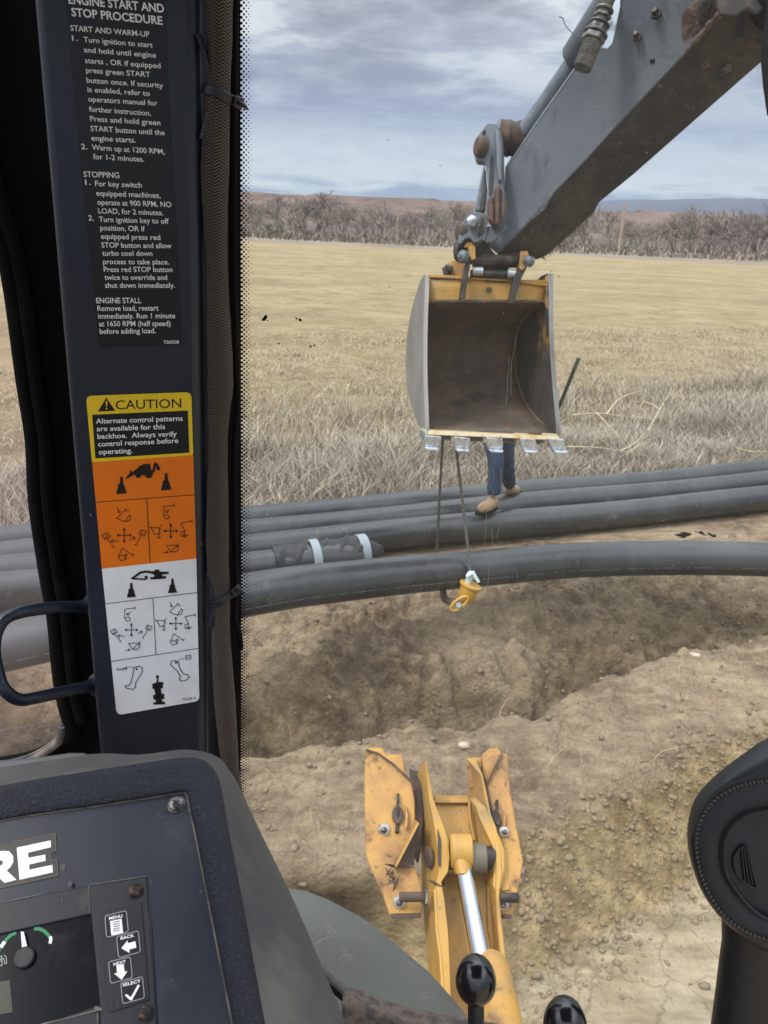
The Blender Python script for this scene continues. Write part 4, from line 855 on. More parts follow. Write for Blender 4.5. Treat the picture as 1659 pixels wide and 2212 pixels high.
wr = MB(); wr.tube(cr([dz_(628, 84, 4.5), dz_(645, 90, 4.5), dz_(662, 128, 4.48), dz_(690, 160, 4.42), dz_(722, 188, 4.35)], 5), .0028, 6); tag(wr.build('loose_wire', M['dark_steel'], None, base=tuple(dz_(690, 160, 4.42))), 'thin bent loose wire sticking up from the arm against the clouds', 'wire')

# ------------------------------------------------------------------ yellow frame below the window
def z4(x, y, d=0.0): return W(743 + .2813 * x, 1590 + .2813 * y, 2.34 - .5 * y / 2212 + d)
ty = thing('yellow_boom_frame', tuple(z4(900, 1200)), 'yellow steel boom frame with two bolted wing plates and a hydraulic cylinder', 'boom frame')
def pl(name, pts, d, thk, m_, bev=.004, ms=None, seg=2):
    mb = MB(); mb.plate([z4(x, y, d) for x, y in pts], thk, 0, ms if ms is None else 1); mts = [M[m_]] if ms is None else [M[m_], M[ms]]
    return mb.build(name, mts, ty, bevel=bev, seg=seg)
pl('wing_flange', [(165, 104), (295, 100), (325, 155), (455, 150), (472, 330), (300, 330), (175, 200)], .05, _f * .02, 'yellow_worn')
wl = pl('wing_plate', [(163, 112), (250, 140), (375, 225), (522, 360), (545, 500), (548, 660), (500, 780), (385, 1010), (470, 1000), (545, 1010), (598, 1150), (604, 1300), (590, 1385), (352, 1385), (310, 1262), (202, 1012), (170, 932), (158, 640), (156, 400)], 0, _f * .022 - _u * .008, 'yellow_worn')
mb = MB(); mb.tube([z4(168, 106, -.008), z4(260, 134, -.008), z4(380, 218, -.008), z4(525, 355, -.008), z4(540, 420, -.008)], .0036, 8); mb.build('wing_edge_rib', M['rust'], ty)
pl('wing_web', [(505, 340), (600, 380), (612, 640), (590, 900), (570, 1000), (520, 900), (548, 700), (545, 480)], .035, _f * .12, 'rust', .006)
# slanted gusset standing off the wing
mb = MB(); mb.hexa([z4(548, 640, -.004), z4(568, 660, -.07), z4(392, 1000, -.05), z4(380, 1012, -.004)], [z4(556, 650, -.004), z4(580, 672, -.07), z4(404, 1012, -.05), z4(390, 1022, -.004)]); mb.build('gusset', M['yellow_worn'], ty, bevel=.003)
mb = MB(); mb.plate([z4(x, y, .0) for x, y in ((548, 700), (540, 990), (470, 990), (392, 1002))], -_f * .006); mb.build('pocket_shade', M['rust'], ty, bevel=.002)  # dark plate stands in for the shade inside the wing fold
pl('wing_foot', [(352, 1372), (592, 1366), (596, 1400), (520, 1408), (360, 1402)], -.004, _f * .07, 'rust', .006)
# inner left cheek
st = [(190, 618, 622, 630, .0), (300, 560, 638, 652, 0), (480, 572, 655, 684, 0), (650, 586, 688, 750, 0), (800, 592, 712, 800, 0), (930, 592, 728, 812, 0), (1040, 594, 730, 800, 0), (1120, 597, 712, 748, 0), (1250, 602, 700, 770, 0), (1500, 622, 716, 800, 0), (1750, 642, 738, 812, 0), (2000, 670, 760, 820, 0), (2300, 700, 790, 850, 0)]
mb = MB(); mb.loft([[z4(f_, y, .10), z4(n_, y, -.06), z4(n2, y, -.055), z4(n2 - 20, y, .12)] for y, f_, n_, n2, _ in st]); mb.build('cheek_plate', M['yellow'], ty, bevel=.004, angle=40)
st = [(180, 945, 948, 1012, 0), (300, 950, 1050, 1066, 0), (460, 960, 1082, 1100, 0), (600, 966, 1112, 1128, 0), (700, 975, 1140, 1168, 0), (800, 985, 1152, 1192, 0), (900, 998, 1168, 1210, 0), (1080, 1010, 1170, 1214, 0), (1180, 1050, 1166, 1196, 0), (1400, 1070, 1176, 1206, 0), (1700, 1085, 1200, 1240, 0), (2000, 1110, 1230, 1275, 0), (2300, 1140, 1262, 1310, 0)]
mb = MB(); mb.loft([[z4(f_, y, .10), z4(n_, y, -.03), z4(n2, y, -.03), z4(n2 + 4, y, .12)] for y, f_, n_, n2, _ in st]); mb.build('cheek_plate', M['yellow'], ty, bevel=.004, angle=40)
mb = MB(); bos = [(962, 470), (1000, 462), (1040, 482), (1085, 600), (1140, 700), (1176, 800), (1180, 920), (1150, 1080), (1110, 1140), (1085, 1060), (1100, 900), (1090, 780), (985, 560)]
mb.plate([z4(x, y, .02) for x, y in bos], _r * .012 - _f * .065); mb.build('cheek_boss', M['yellow'], ty, bevel=.005, seg=3)
pl('cross_plate', [(684, 485), (966, 485), (972, 700), (1010, 860), (1010, 1100), (720, 1100), (780, 800), (700, 540)], .07, _f * .02, 'yellow')
pl('cross_rib', [(690, 480), (965, 480), (966, 520), (696, 520)], .055, _f * .03, 'yellow', .005)
pl('beam_face', [(720, 1060), (1100, 1060), (1180, 1200), (1190, 1700), (1260, 2300), (760, 2300), (740, 1700), (700, 1200)], .04, _f * .25, 'yellow')
pl('edge_strip', [(706, 1180), (784, 1150), (786, 1500), (812, 1525), (800, 1600), (770, 1640), (772, 1800), (820, 2000), (860, 2300), (790, 2300), (752, 1900), (742, 1640), (716, 1500)], .022, _f * .03, 'yellow', .003)
pl('edge_strip', [(1098, 1150), (1160, 1150), (1170, 1525), (1160, 1700), (1250, 2300), (1210, 2300), (1130, 1700), (1120, 1540), (1104, 1500)], .022, _f * .03, 'yellow', .003)
pl('wear_patch', [(722, 720), (745, 800), (745, 1000), (728, 1010), (722, 900)], -.066, _f * .012, 'dark_steel', .002)
mb = MB(); mb.lathe(z4(664, 930, -.01), -_r - _f * .3, [(0, 0), (.030, 0), (.028, .010), (.016, .013), (0, .013)], 24); mb.build('pin_end', M['rust'], ty, bevel=.003)
# cylinder
mb = MB(); mb.cyl(z4(770, 930, -.0), z4(1160, 940, .0), .032, 28); mb.build('pivot_pin', M['dark_steel'], ty)
mb = MB(); mb.tube([z4(982, 936, -.035), z4(1092, 940, -.035)], .0385, 32); mb.build('pin_spacer', mat('grey_spacer', srgb(106, 98, 84), .6, .2), ty, bevel=.003)
mb = MB(); mb.tube([z4(815, 885, -.045), z4(830, 885, -.045), z4(975, 888, -.045), z4(985, 888, -.045)], [.040, .045, .045, .040], 36); mb.build('rod_eye', M['yellow'], ty)
mb = MB(); mb.loft([[z4(cx_ + w_ * math.cos(2 * math.pi * k / 24), y_ + 6 * math.sin(2 * math.pi * k / 24), -.045 + .032 * math.sin(2 * math.pi * k / 24)) for k in range(24)] for y_, cx_, w_ in ((900, 900, 84), (960, 902, 80), (1000, 912, 74), (1040, 918, 68), (1062, 922, 66))]); mb.build('rod_neck', M['yellow'], ty)
mb = MB(); mb.cyl(z4(926, 1055, -.05), z4(1062, 1760, -.08), .0235, 36); mb.build('piston_rod', M['chrome'], ty)
gl = z4(1108, 1722, -.06); bx = (z4(1236, 2330, -.12) - gl); mb = MB(); mb.lathe(gl, bx, [(0, 0), (.024, -.003), (.036, .0), (.044, .014), (.047, .04), (.047, .9), (0, .9)], 40); mb.build('cylinder_barrel', M['yellow'], ty, bevel=.002)
# bolts and stub pins
def boltw(x, y, d, r_=.017, par=ty):
    c = z4(x, y, d); nb = (-_f * 1 + _u * .25).normalized(); mb = MB(); mb.lathe(c, nb, [(0, 0), (r_, 0), (r_ * .96, .004), (r_ * .45, .006), (r_ * .45, .012), (0, .012)], 20); mb.build('washer', M['zinc'], par)
    mb = MB(); mb.lathe(c, nb, [(0, .006), (r_ * .55, .006), (r_ * .5, .022), (r_ * .2, .026), (0, .026)], 6); mb.build('bolt', M['screw'], par, bevel=.001)
boltw(307, 716, -.008); boltw(425, 1270, -.008); boltw(1228, 732, -.012, .014); boltw(1222, 1290, -.012, .015)
mb = MB(); mb.tube([z4(425, 1235, -.05), z4(600, 1235, -.05)], .0125, 20); mb.tube([z4(598, 1235, -.05), z4(606, 1235, -.05)], .017, 20); mb.build('storage_pin', M['rust'], ty, bevel=.002)
mb = MB(); mb.tube(cr([z4(614, 1175, -.05), z4(636, 1200, -.06), z4(632, 1290, -.06), z4(610, 1270, -.05)], 5), .004, 8); mb.build('pin_clip', M['screw'], ty)
mb = MB(); mb.tube([z4(1195, 1240, -.05), z4(1342, 1242, -.05)], .0125, 20); mb.build('storage_pin', M['dark_steel'], ty, bevel=.003)
for cx_, cy_, s_ in ((412, 600, 1), (1170, 620, .8)):
    mb = MB(); mb.plate([z4(cx_ + s_ * math.cos(k / 18 * 2 * math.pi) * 44, cy_ + s_ * math.sin(k / 18 * 2 * math.pi) * 68 + (0 if cx_ < 800 else 25 * math.cos(k / 18 * 2 * math.pi)), -.004) for k in range(18)], -_f * .012); mb.build('lock_slot', M['rust'], ty, bevel=.004)
    mb = MB(); mb.tube([z4(cx_ + 4, cy_ - 155 * s_, -.012), z4(cx_ + 2, cy_ - 60 * s_, -.02), z4(cx_, cy_ + 80 * s_, -.004), z4(cx_ - 6, cy_ + 140 * s_, -.012)], [.0042, .0042, .005, .006], 8); mb.build('lock_pin', M['dark_steel'], ty)
    mb = MB(); mb.plate([z4(cx_ + 62 * s_, cy_ - 80 * s_, -.002), z4(cx_ + 82 * s_, cy_ - 20 * s_, -.002), z4(cx_ + 78 * s_, cy_ + 70 * s_, -.002), z4(cx_ + 56 * s_, cy_ + 110 * s_, -.002)], -_f * .02); mb.build('slot_rib', M['yellow_worn'], ty, bevel=.003)
# right wing
pl('wing_flange', [(942, 178), (1062, 175), (1100, 240), (1110, 330), (1090, 400), (960, 400)], .06, _f * .02, 'yellow_worn')
pl('wing_plate', [(1212, 132), (1258, 136), (1276, 400), (1328, 700), (1378, 960), (1332, 1230), (1292, 1390), (1200, 1390), (1192, 1260), (1205, 1130), (1218, 950), (1192, 760), (1140, 600), (1098, 370), (1150, 260)], 0.0, _f * .022 - _u * .008, 'yellow_worn')
pl('wing_top', [(1066, 190), (1130, 132), (1212, 130), (1150, 262), (1100, 372), (1070, 300)], .02, _f * .05, 'yellow_worn')
mb = MB(); mb.tube([z4(1214, 134, -.01), z4(1160, 240, -.01), z4(1102, 365, -.01)], .0034, 8); mb.build('wing_edge_rib', M['rust'], ty)
blob('rust_lump', [(1055, 215), (1085, 195), (1120, 225), (1110, 255), (1070, 250)], -.3, M['rust'], .02, 13, ty, lambda x, y, z: z4(x, y, .03 - (.0)), lambda x, y: 0)
pl('wing_web', [(1085, 380), (1110, 420), (1150, 600), (1195, 760), (1216, 950), (1205, 1120), (1195, 1100), (1200, 900), (1160, 700), (1120, 560)], .0, _f * .09, 'rust', .004)
mb = MB(); mb.plate([z4(x, y, -.006) for x, y in ((1218, 960), (1282, 1180), (1200, 1200), (1204, 1100))], _f * .01); mb.build('gusset', M['yellow_worn'], ty, bevel=.003)
pl('wing_foot', [(1205, 1376), (1292, 1376), (1290, 1408), (1210, 1410)], -.004, _f * .07, 'rust', .006)
# weld beads
for pts_ in ([(688, 490), (700, 560), (770, 800)], [(962, 490), (972, 640), (1000, 800)], [(700, 1180), (716, 1500), (742, 1700), (760, 2000)]):
    mb = MB(); P_ = cr([z4(x, y, .05 if x < 900 and pts_[0][1] < 1000 else (.05 if x > 900 else -.058)) for x, y in pts_], 10); r_ = random.Random(3); mb.tube(P_, [.0036 + .0012 * r_.random() for _ in P_], 8); mb.build('weld_bead', M['yellow'], ty)
# leaf litter caught on the frame
mb = MB(); r_ = random.Random(12)
for i in range(15):
    x, y = 330 + r_.random() * 110, 990 + r_.random() * 160
    if r_.random() < .5: x = 340 + (y - 990) * .3 + r_.gauss(0, 12)
    c = z4(x, y, -.03); a = r_.random() * 6.28; l_ = r_.uniform(.008, .026); w_ = r_.uniform(.002, .006)
    u1 = _r * math.cos(a) + _u * math.sin(a); u2 = -_r * math.sin(a) + _u * math.cos(a) - _f * .4
    mb.plate([c - u1 * l_, c + u2 * w_, c + u1 * l_, c - u2 * w_], -_f * .0012)
lf = mb.build('leaf_litter', mat('dry_leaf', srgb(112, 92, 72), .85, 0, [(srgb(50, 44, 40), 60, .45, .6)]), None, base=tuple(z4(370, 1080, -.03))); tag(lf, 'small crumpled dry leaf caught on the left yellow wing plate', 'dry leaf')
mb = MB(); c0, c1_ = z4(640, 1104, -.12), z4(785, 1168, -.12); mb.plate([c0, c0.lerp(c1_, .3) + _u * .005, c1_, c0.lerp(c1_, .4) - _u * .006], -_f * .001); tag(mb.build('twig', bpy.data.materials['dry_leaf'], None, base=tuple(c0)), 'thin dry twig lying across the left cheek of the yellow frame', 'twig')

# ------------------------------------------------------------------ person behind the bucket
def skin_fig(name, joints, edges, m_, parent, sub=2):
    me = bpy.data.meshes.new(name); off = Vector(parent['_w'])
    me.from_pydata([tuple(j[0] - off) for j in joints], edges, []); me.materials.append(m_)
    o = bpy.data.objects.new(name, me); COL.objects.link(o); o.parent = parent; o['_w'] = tuple(off)
    sk = o.modifiers.new('skin', 'SKIN'); sk.use_smooth_shade = True
    for i, j in enumerate(joints):
        v = me.skin_vertices[0].data[i]; v.radius = (j[1], j[1] if len(j) < 3 else j[2]); v.use_root = (i == 0)
    q = o.modifiers.new('sub', 'SUBSURF'); q.levels = sub; q.render_levels = sub; return o
PD = 7.25
def pp(dx, dy, dd_=0): return W(dx, dy, PD + dd_)
hip = pp(1078, 905, .05); kR = pp(1072, 998, -.06); aR = pp(1066, 1076, 0); kL = pp(1094, 1000, .16); aL = pp(1101, 1050, .55)
tp = thing('person', (hip.x, hip.y, 0), 'person in blue jeans and tan boots behind the bucket, one boot on the pipes', 'person')
che = hip + Vector((0, -.05, .42)); nk = hip + Vector((0, -.06, .58)); hd = hip + Vector((0, -.08, .74))
sR = che + Vector((-.2, 0, .06)); sL = che + Vector((.2, 0, .06)); eR = sR + Vector((-.08, -.05, -.28)); eL = sL + Vector((.08, -.05, -.28)); wR = eR + Vector((.05, -.2, -.1)); wL = eL + Vector((-.05, -.2, -.1))
skin_fig('body', [(hip, .13, .10), (che, .17, .11), (nk, .06), (hd, .09, .1), (hd + Vector((0, 0, .12)), .075), (sR, .07), (eR, .05), (wR, .03), (sL, .07), (eL, .05), (wL, .03), (hip + Vector((-.09, 0, -.08)), .08), (kR, .055), (aR, .04), (hip + Vector((.09, 0, -.08)), .08), (kL, .055), (aL, .04)],
         [(0, 1), (1, 2), (2, 3), (3, 4), (1, 5), (5, 6), (6, 7), (1, 8), (8, 9), (9, 10), (0, 11), (11, 12), (12, 13), (0, 14), (14, 15), (15, 16)], M['skin'], tp)
skin_fig('jeans', [(hip + Vector((0, 0, .04)), .16, .125), (hip + Vector((-.08, 0, -.1)), .112), (kR.lerp(hip, .45) + Vector((-.04, 0, 0)), .10), (kR, .082), (kR.lerp(aR, .5), .074), (aR + Vector((0, 0, .02)), .075), (hip + Vector((.08, 0, -.1)), .112), (kL.lerp(hip, .45) + Vector((.02, 0, 0)), .098), (kL, .08), (aL, .07)],
         [(0, 1), (1, 2), (2, 3), (3, 4), (4, 5), (0, 6), (6, 7), (7, 8), (8, 9)], M['denim'], tp)
skin_fig('jacket', [(hip + Vector((0, 0, .02)), .17, .13), (hip.lerp(che, .5), .19, .14), (che, .2, .14), (nk + Vector((0, 0, -.02)), .09), (sR, .09), (eR, .07), (wR, .045), (sL, .09), (eL, .07), (wL, .045)],
         [(0, 1), (1, 2), (2, 3), (2, 4), (4, 5), (5, 6), (2, 7), (7, 8), (8, 9)], M['jacket'], tp)
fR = aR + Vector((-.03, 0, -.055))
for a_, f_ in ((aR, Vector((-.13, -.13, 0))), (aL, Vector((.10, .10, 0)))):
    skin_fig('boot', [(a_ + Vector((0, 0, .01)), .07), (a_ + Vector((0, 0, -.05)), .068), (a_ + f_ * .6 + Vector((0, 0, -.065)), .062, .055), (a_ + f_ * 1.15 + Vector((0, 0, -.075)), .056, .045)], [(0, 1), (1, 2), (2, 3)], M['boot'], tp)
    fd = f_.normalized(); sd2 = Vector((-fd.y, fd.x, 0)); c0_ = a_ + f_ * .5 + Vector((0, 0, -.118)); mb = MB(); mb.plate([c0_ + fd * math.cos(k / 18 * 6.283) * .155 + sd2 * math.sin(k / 18 * 6.283) * .058 for k in range(18)], Vector((0, 0, .022))); mb.build('boot_sole', M['rubber'], tp, bevel=.005)
mb = MB(); mb.lathe(hd + Vector((0, 0, .0)), (0, 0, 1), [(.105, .04), (.11, .06), (.10, .13), (.06, .18), (0, .195)], 20); mb.build('cap', M['jacket'], tp)

# ------------------------------------------------------------------ post, branches, stones
a_, b_ = G(1192, 915, .05), W(1249, 775, 8.3); g0 = G(1197, 905, .0); zc0 = (g0 - EYE).dot(_f); tip = W(1250, 774, zc0 - .9)
tpst = thing('fence_post', tuple(g0), 'dark green steel post leaning right behind the bucket in the dry grass', 'fence post')
mb = MB(); ax1 = (tip - g0).normalized(); s1 = ax1.cross(_f).normalized() * .028; s3 = _f * .03
q0 = g0 - ax1 * .3
for s_a, s_b in (((s1, s3 * .15)), ((s3 * .5, s1 * .15))):
    mb.hexa([q0 - s_a - s_b, q0 + s_a - s_b, q0 + s_a + s_b, q0 - s_a + s_b], [tip - s_a - s_b, tip + s_a - s_b, tip + s_a + s_b, tip - s_a + s_b])
mb.build('post_shaft', M['green_post'], tpst)
mb = MB(); mb.hexa([tip - s1 * 1.1 - s3 * .3, tip + s1 * 1.1 - s3 * .3, tip + s1 * 1.1 + s3 * .3, tip - s1 * 1.1 + s3 * .3], [v - ax1 * .22 for v in (tip - s1 * 1.1 - s3 * .3, tip + s1 * 1.1 - s3 * .3, tip + s1 * 1.1 + s3 * .3, tip - s1 * 1.1 + s3 * .3)]); mb.build('post_tip', mat('faded_tip', srgb(120, 126, 118), .6), tpst)
def branch_(label, polys, r0=.012):
    c = W(*polys[0][0]); t_ = thing('fallen_branch', tuple(c), label, 'branch', 'bleached branches in the tall grass')
    for j, pl_ in enumerate(polys):
        q = cr([W(*p) for p in pl_], 4); mb = MB(); mb.tube(q, [r0 * (1 - .75 * i / len(q)) for i in range(len(q))], 7); mb.build('stem' if j == 0 else 'side_twig', M['straw'], t_)
branch_('pale bleached branch lying level just right of the bucket', [[(1236, 897, 10.0), (1290, 893, 10.0), (1330, 897, 10.1), (1415, 905, 10.2)], [(1290, 893, 10), (1320, 925, 9.9), (1350, 960, 9.8)], [(1310, 895, 10), (1340, 860, 10.2), (1390, 843, 10.4)]])
branch_('thin bleached branch standing up and leaning right in the grass', [[(1400, 930, 10.1), (1425, 885, 10.3), (1452, 838, 10.5)], [(1425, 885, 10.3), (1400, 870, 10.3), (1360, 866, 10.3)]], .010)
branch_('low pale branch beside the right hand bucket tooth', [[(1225, 965, 8.9), (1290, 967, 9.0), (1340, 974, 9.1), (1400, 985, 9.2)], [(1340, 974, 9.1), (1370, 958, 9.2), (1392, 935, 9.3)]], .009)
branch_('short pale branch at the right edge of the picture in the tall grass', [[(1590, 968, 9.4), (1630, 976, 9.4), (1690, 972, 9.5)]], .010)
def stone(dx, dy, r_, label, z=0.0):
    g = G(dx, dy); zt = float(hgt(g.x, g.y)); g = G(dx, dy, zt); mb = MB(); rq_ = random.Random(int(dx)); rings = []
    for i in range(9):
        th_ = math.pi * i / 8; rings.append([Vector(g) + Vector((math.cos(k / 12 * 6.283) * math.sin(th_) * r_ * 1.25 * (1 + rq_.gauss(0, .07)), math.sin(k / 12 * 6.283) * math.sin(th_) * r_ * (1 + rq_.gauss(0, .07)), r_ * .25 + math.cos(th_) * r_ * .55)) for k in range(12)])
    mb.loft(rings, 0); o = mb.build('stone', M['stone'], None, angle=80, base=tuple(g)); tag(o, label, 'stone', 'pale stones on the dug soil')
stone(1213, 1304, .075, 'largest pale flat stone on the soil under the bowed pipe')
stone(1002, 1612, .028, 'roundish grey stone lying above the yellow frame')
stone(1500, 1420, .04, 'small pale stone on the far lip of the trench at right')
# dark scrap by the pipes
sc = G(1540, 1156); mb = MB(); rq_ = random.Random(2)
for i in range(26):
    c = G(1455 + rq_.random() * 130, 1150 + rq_.gauss(5, 3), .015); a = rq_.random() * 6.28; l_ = rq_.uniform(.02, .07)
    mb.plate([c + Vector((math.cos(a + k * 1.57) * l_ * (1 if k % 2 else .5), math.sin(a + k * 1.57) * l_ * (1 if k % 2 else .5), .015 * rq_.random())) for k in range(4)], Vector((0, 0, -.012)))
tag(mb.build('plastic_scraps', M['rubber'], None, base=tuple(sc)), 'torn black plastic scraps on the bare dirt in front of the straight pipes', 'plastic scraps')

# ================================================================== CAB INTERIOR
PP = Plane(W(75, 0, .55), W(432, 0, .548), W(330, 1640, .80))
nP = PP.n
LX = lambda y: 62 + (y + 60) * .0884
RX = lambda y: 428 + (y + 60) * .011
tpil = thing('cab_pillar', tuple(PP.at(336, 1700)), 'dark blue steel cab pillar carrying the white lettered black, yellow, orange and white decals', 'cab pillar')
q = [PP.at(LX(-260), -260), PP.at(RX(-260), -260), PP.at(RX(1850), 1850), PP.at(LX(1850), 1850)]
mb = MB(); mb.hexa(q, [p - nP * .055 for p in q]); mb.build('pillar_post', M['cab_paint'], tpil, bevel=.009, seg=5)
class Dec:
    def __init__(s, f): s.mb = MB(); s.f = f           # f: (x, y, off) -> world
    def poly(s, pts, off, mi):
        v = [s.f(x, y, off) for x, y in pts]
        nrm = Vector((0, 0, 0))
        for i in range(len(v)): nrm += v[i].cross(v[(i + 1) % len(v)])
        if nrm.dot(EYE - v[0]) < 0: v = v[::-1]
        s.mb.add(v, [list(range(len(v)))], mi)
    def stroke(s, pts, w, off, mi, close=False):
        P = [Vector((x, y)) for x, y in pts]; n = len(P)
        if close: P.append(P[0]); n += 1
        for i in range(n - 1):
            d = (P[i + 1] - P[i]); 
            if d.length < 1e-6: continue
            d.normalize(); nn = Vector((-d.y, d.x)) * w / 2; a, b = P[i] - d * w * .3, P[i + 1] + d * w * .3
            s.poly([a + nn, b + nn, b - nn, a - nn], off + .00001 * (i % 3), mi)
    def circ(s, x, y, rx, off, mi, ry=None, n=24): s.poly([(x + rx * math.cos(k / n * 6.2832), y + (ry or rx) * math.sin(k / n * 6.2832)) for k in range(n)], off, mi)
    def text(s, txt, x0, y0, x1, y1, h, off, mi, up=(-.075, -1), bold=.012):
        cu = bpy.data.curves.new('t', 'FONT'); cu.body = txt; cu.size = 1; cu.offset = bold; cu.resolution_u = 3; cu.fill_mode = 'FRONT'
        ob = bpy.data.objects.new('t', cu); me = bpy.data.meshes.new_from_object(ob)
        co = [v.co for v in me.vertices]; xa = min(c.x for c in co); xb = max(c.x for c in co)
        CAP = .73
        vs = []
        for c in co:
            u = (c.x - xa) / (xb - xa); v = c.y / CAP * h
            vs.append(s.f(x0 + (x1 - x0) * u + up[0] * v, y0 + (y1 - y0) * u + up[1] * v, off))
        fs = [list(p.vertices) for p in me.polygons]
        if fs:
            a, b, c_ = (vs[i] for i in fs[0][:3])
            if (b - a).cross(c_ - a).dot(EYE - a) < 0: fs = [f[::-1] for f in fs]
        s.mb.add(vs, fs, mi); bpy.data.objects.remove(ob); bpy.data.curves.remove(cu); bpy.data.meshes.remove(me)
    def build(s, name, mats, parent, label=None):
        o = s.mb.build(name, mats, parent, flat=True)
        if label: o['label'] = label
        return o
K = .3334
fA = lambda x, y, o: PP.at(x * K, y * K, o)
fB = lambda x, y, o: PP.at(x * K, 518.5 + y * K, o)
fC = lambda x, y, o: PP.at(x * K, 1002.3 + y * K, o)
# --- black instruction decal
D = Dec(fB); e0 = .0004; e1_ = .0008
D.poly([(378, -1950), (1062, -1950), (1078, -1200), (1110, -600), (1145, 0), (1172, 682), (640, 696), (600, 250), (560, -80), (500, -700), (440, -1400)], e0, 0)
D.f = fA
for ln in (("ENGINE START AND", 445, 22, 1065, 82, 58), ("STOP PROCEDURE", 465, 103, 1055, 160, 56), ("START AND WARM-UP", 458, 198, 970, 240, 38),
           ("1.", 468, 262, 505, 265, 36), ("Turn ignition to start", 543, 272, 990, 308, 36), ("and hold until engine", 545, 338, 1012, 374, 36), ("starts , OR if equipped", 552, 408, 1042, 443, 36),
           ("press green START", 558, 470, 975, 500, 36), ("button once. If security", 562, 535, 1058, 570, 36), ("is enabled, refer to", 568, 595, 972, 622, 36), ("operators manual for", 572, 657, 1022, 685, 36),
           ("further instruction.", 578, 722, 980, 750, 36), ("Press and hold green", 585, 785, 1040, 812, 36), ("START button until the", 588, 848, 1068, 876, 36), ("engine starts.", 593, 910, 882, 924, 36),
           ("2.", 527, 965, 566, 967, 36), ("Warm up at 1200 RPM,", 597, 970, 1068, 999, 36), ("for 1-2 minutes.", 605, 1030, 935, 1048, 36), ("STOPPING", 543, 1146, 775, 1153, 38),
           ("1.", 553, 1197, 588, 1198, 36), ("For key switch", 617, 1205, 920, 1216, 36), ("equipped machines,", 625, 1267, 1042, 1283, 36), ("operate at 900 RPM, NO", 632, 1326, 1112, 1342, 36),
           ("LOAD, for 2 minutes.", 638, 1382, 1058, 1395, 36), ("2.", 573, 1428, 610, 1429, 36), ("Turn ignition key to off", 643, 1437, 1095, 1450, 36), ("position, OR if", 650, 1492, 940, 1499, 36), ("equipped press red", 655, 1547, 1040, 1555, 36)):
    D.text(*ln, e1_, 1, (-.10, -1), .011 if ln[5] < 50 else .022)
D.f = fB
for ln in (("STOP button and allow", 658, 48, 1112, 53, 35), ("turbo cool down", 663, 101, 988, 103, 35), ("process to take place.", 668, 156, 1096, 158, 35), ("Press red STOP button", 673, 206, 1118, 207, 35),
           ("twice to override and", 678, 258, 1084, 258, 35), ("shut down immediately.", 682, 309, 1134, 309, 35), ("ENGINE STALL", 625, 409, 916, 409, 37), ("Remove load, restart", 632, 459, 1028, 456, 35),
           ("immediately. Run 1 minute", 637, 509, 1136, 506, 35), ("at 1650 RPM (half speed)", 642, 559, 1106, 556, 35), ("before adding load.", 647, 608, 1010, 603, 35), ("T365528", 1060, 672, 1160, 670, 22)):
    D.text(*ln, e1_, 1, (-.08, -1), .011)
D.build('instruction_decal', [M['dec_black'], M['white_print']], tpil, 'black decal with white engine start and stop instructions')
# --- caution decal
def rrect(c, r, n=6):
    """rounded polygon of 4 corners, radii per corner"""
    out = []
    for i in range(4):
        p = Vector(c[i]); a = (Vector(c[i - 1]) - p).normalized(); b = (Vector(c[(i + 1) % 4]) - p).normalized(); rr_ = r[i] if isinstance(r, (list, tuple)) else r
        if rr_ == 0: out.append(tuple(p)); continue
        for k in range(n + 1):
            t_ = k / n; out.append(tuple(p + a * rr_ * (1 - t_) ** 2 + b * rr_ * t_ ** 2))
    return out
D = Dec(fB)
D.poly(rrect([(557, 1010), (1240, 985), (1252, 1393), (596, 1440)], [40, 40, 12, 12]), e0 + .0002, 0)
D.poly([(597, 1132), (1217, 1105), (1227, 1378), (618, 1415)], e1_, 1)
D.poly([(688, 1022), (747, 1106), (634, 1112)], e1_, 1); D.poly([(684, 1044), (696, 1044), (693, 1080), (688, 1080)], e1_ + .0003, 0); D.circ(691, 1092, 6, e1_ + .0003, 0, n=10)
D.text("CAUTION", 750, 1098, 1175, 1086, 62, e1_, 1, (-.03, -1), .004)
for ln in (("Alternate control patterns", 622, 1190, 1184, 1170, 34), ("are available for this", 627, 1239, 1070, 1224, 34), ("backhoe.  Always verify", 632, 1288, 1146, 1271, 34), ("control response before", 636, 1338, 1156, 1314, 34), ("operating.", 640, 1389, 858, 1379, 34)):
    D.text(*ln, e1_ + .0003, 2, (-.05, -1), .012)
D.build('caution_decal', [M['dec_yellow'], M['ink'], M['white_print']], tpil, 'yellow and black caution decal')
# --- control pattern decal, orange and white
D = Dec(fC)
D.poly([(597, -14), (1252, -58), (1272, 613), (660, 679)], e0, 0)
D.poly(rrect([(660, 679), (1272, 613), (1292, 1535), (756, 1628)], [0, 0, 34, 40]), e0, 1)
o2 = e1_; LW = 4.5
D.stroke([(622, 248), (1258, 200)], 4, o2, 2); D.stroke([(951, 226), (973, 636)], 5, o2, 2)
D.stroke([(682, 906), (1277, 833)], 4, o2, 2); D.stroke([(990, 868), (1010, 1235)], 4, o2, 2); D.stroke([(716, 1280), (1285, 1195)], 4, o2, 2)
def lever(x, y, s=1):
    D.poly([(x + a * s, y + b * s) for a, b in ((-8, -58), (8, -60), (12, -18), (20, -2), (26, 22), (36, 48), (-34, 54), (-26, 24), (-20, 4), (-26, -4), (-10, -14))], o2, 2)
lever(786, 142); lever(1076, 118); lever(850, 820, .85); lever(1117, 792, .85)
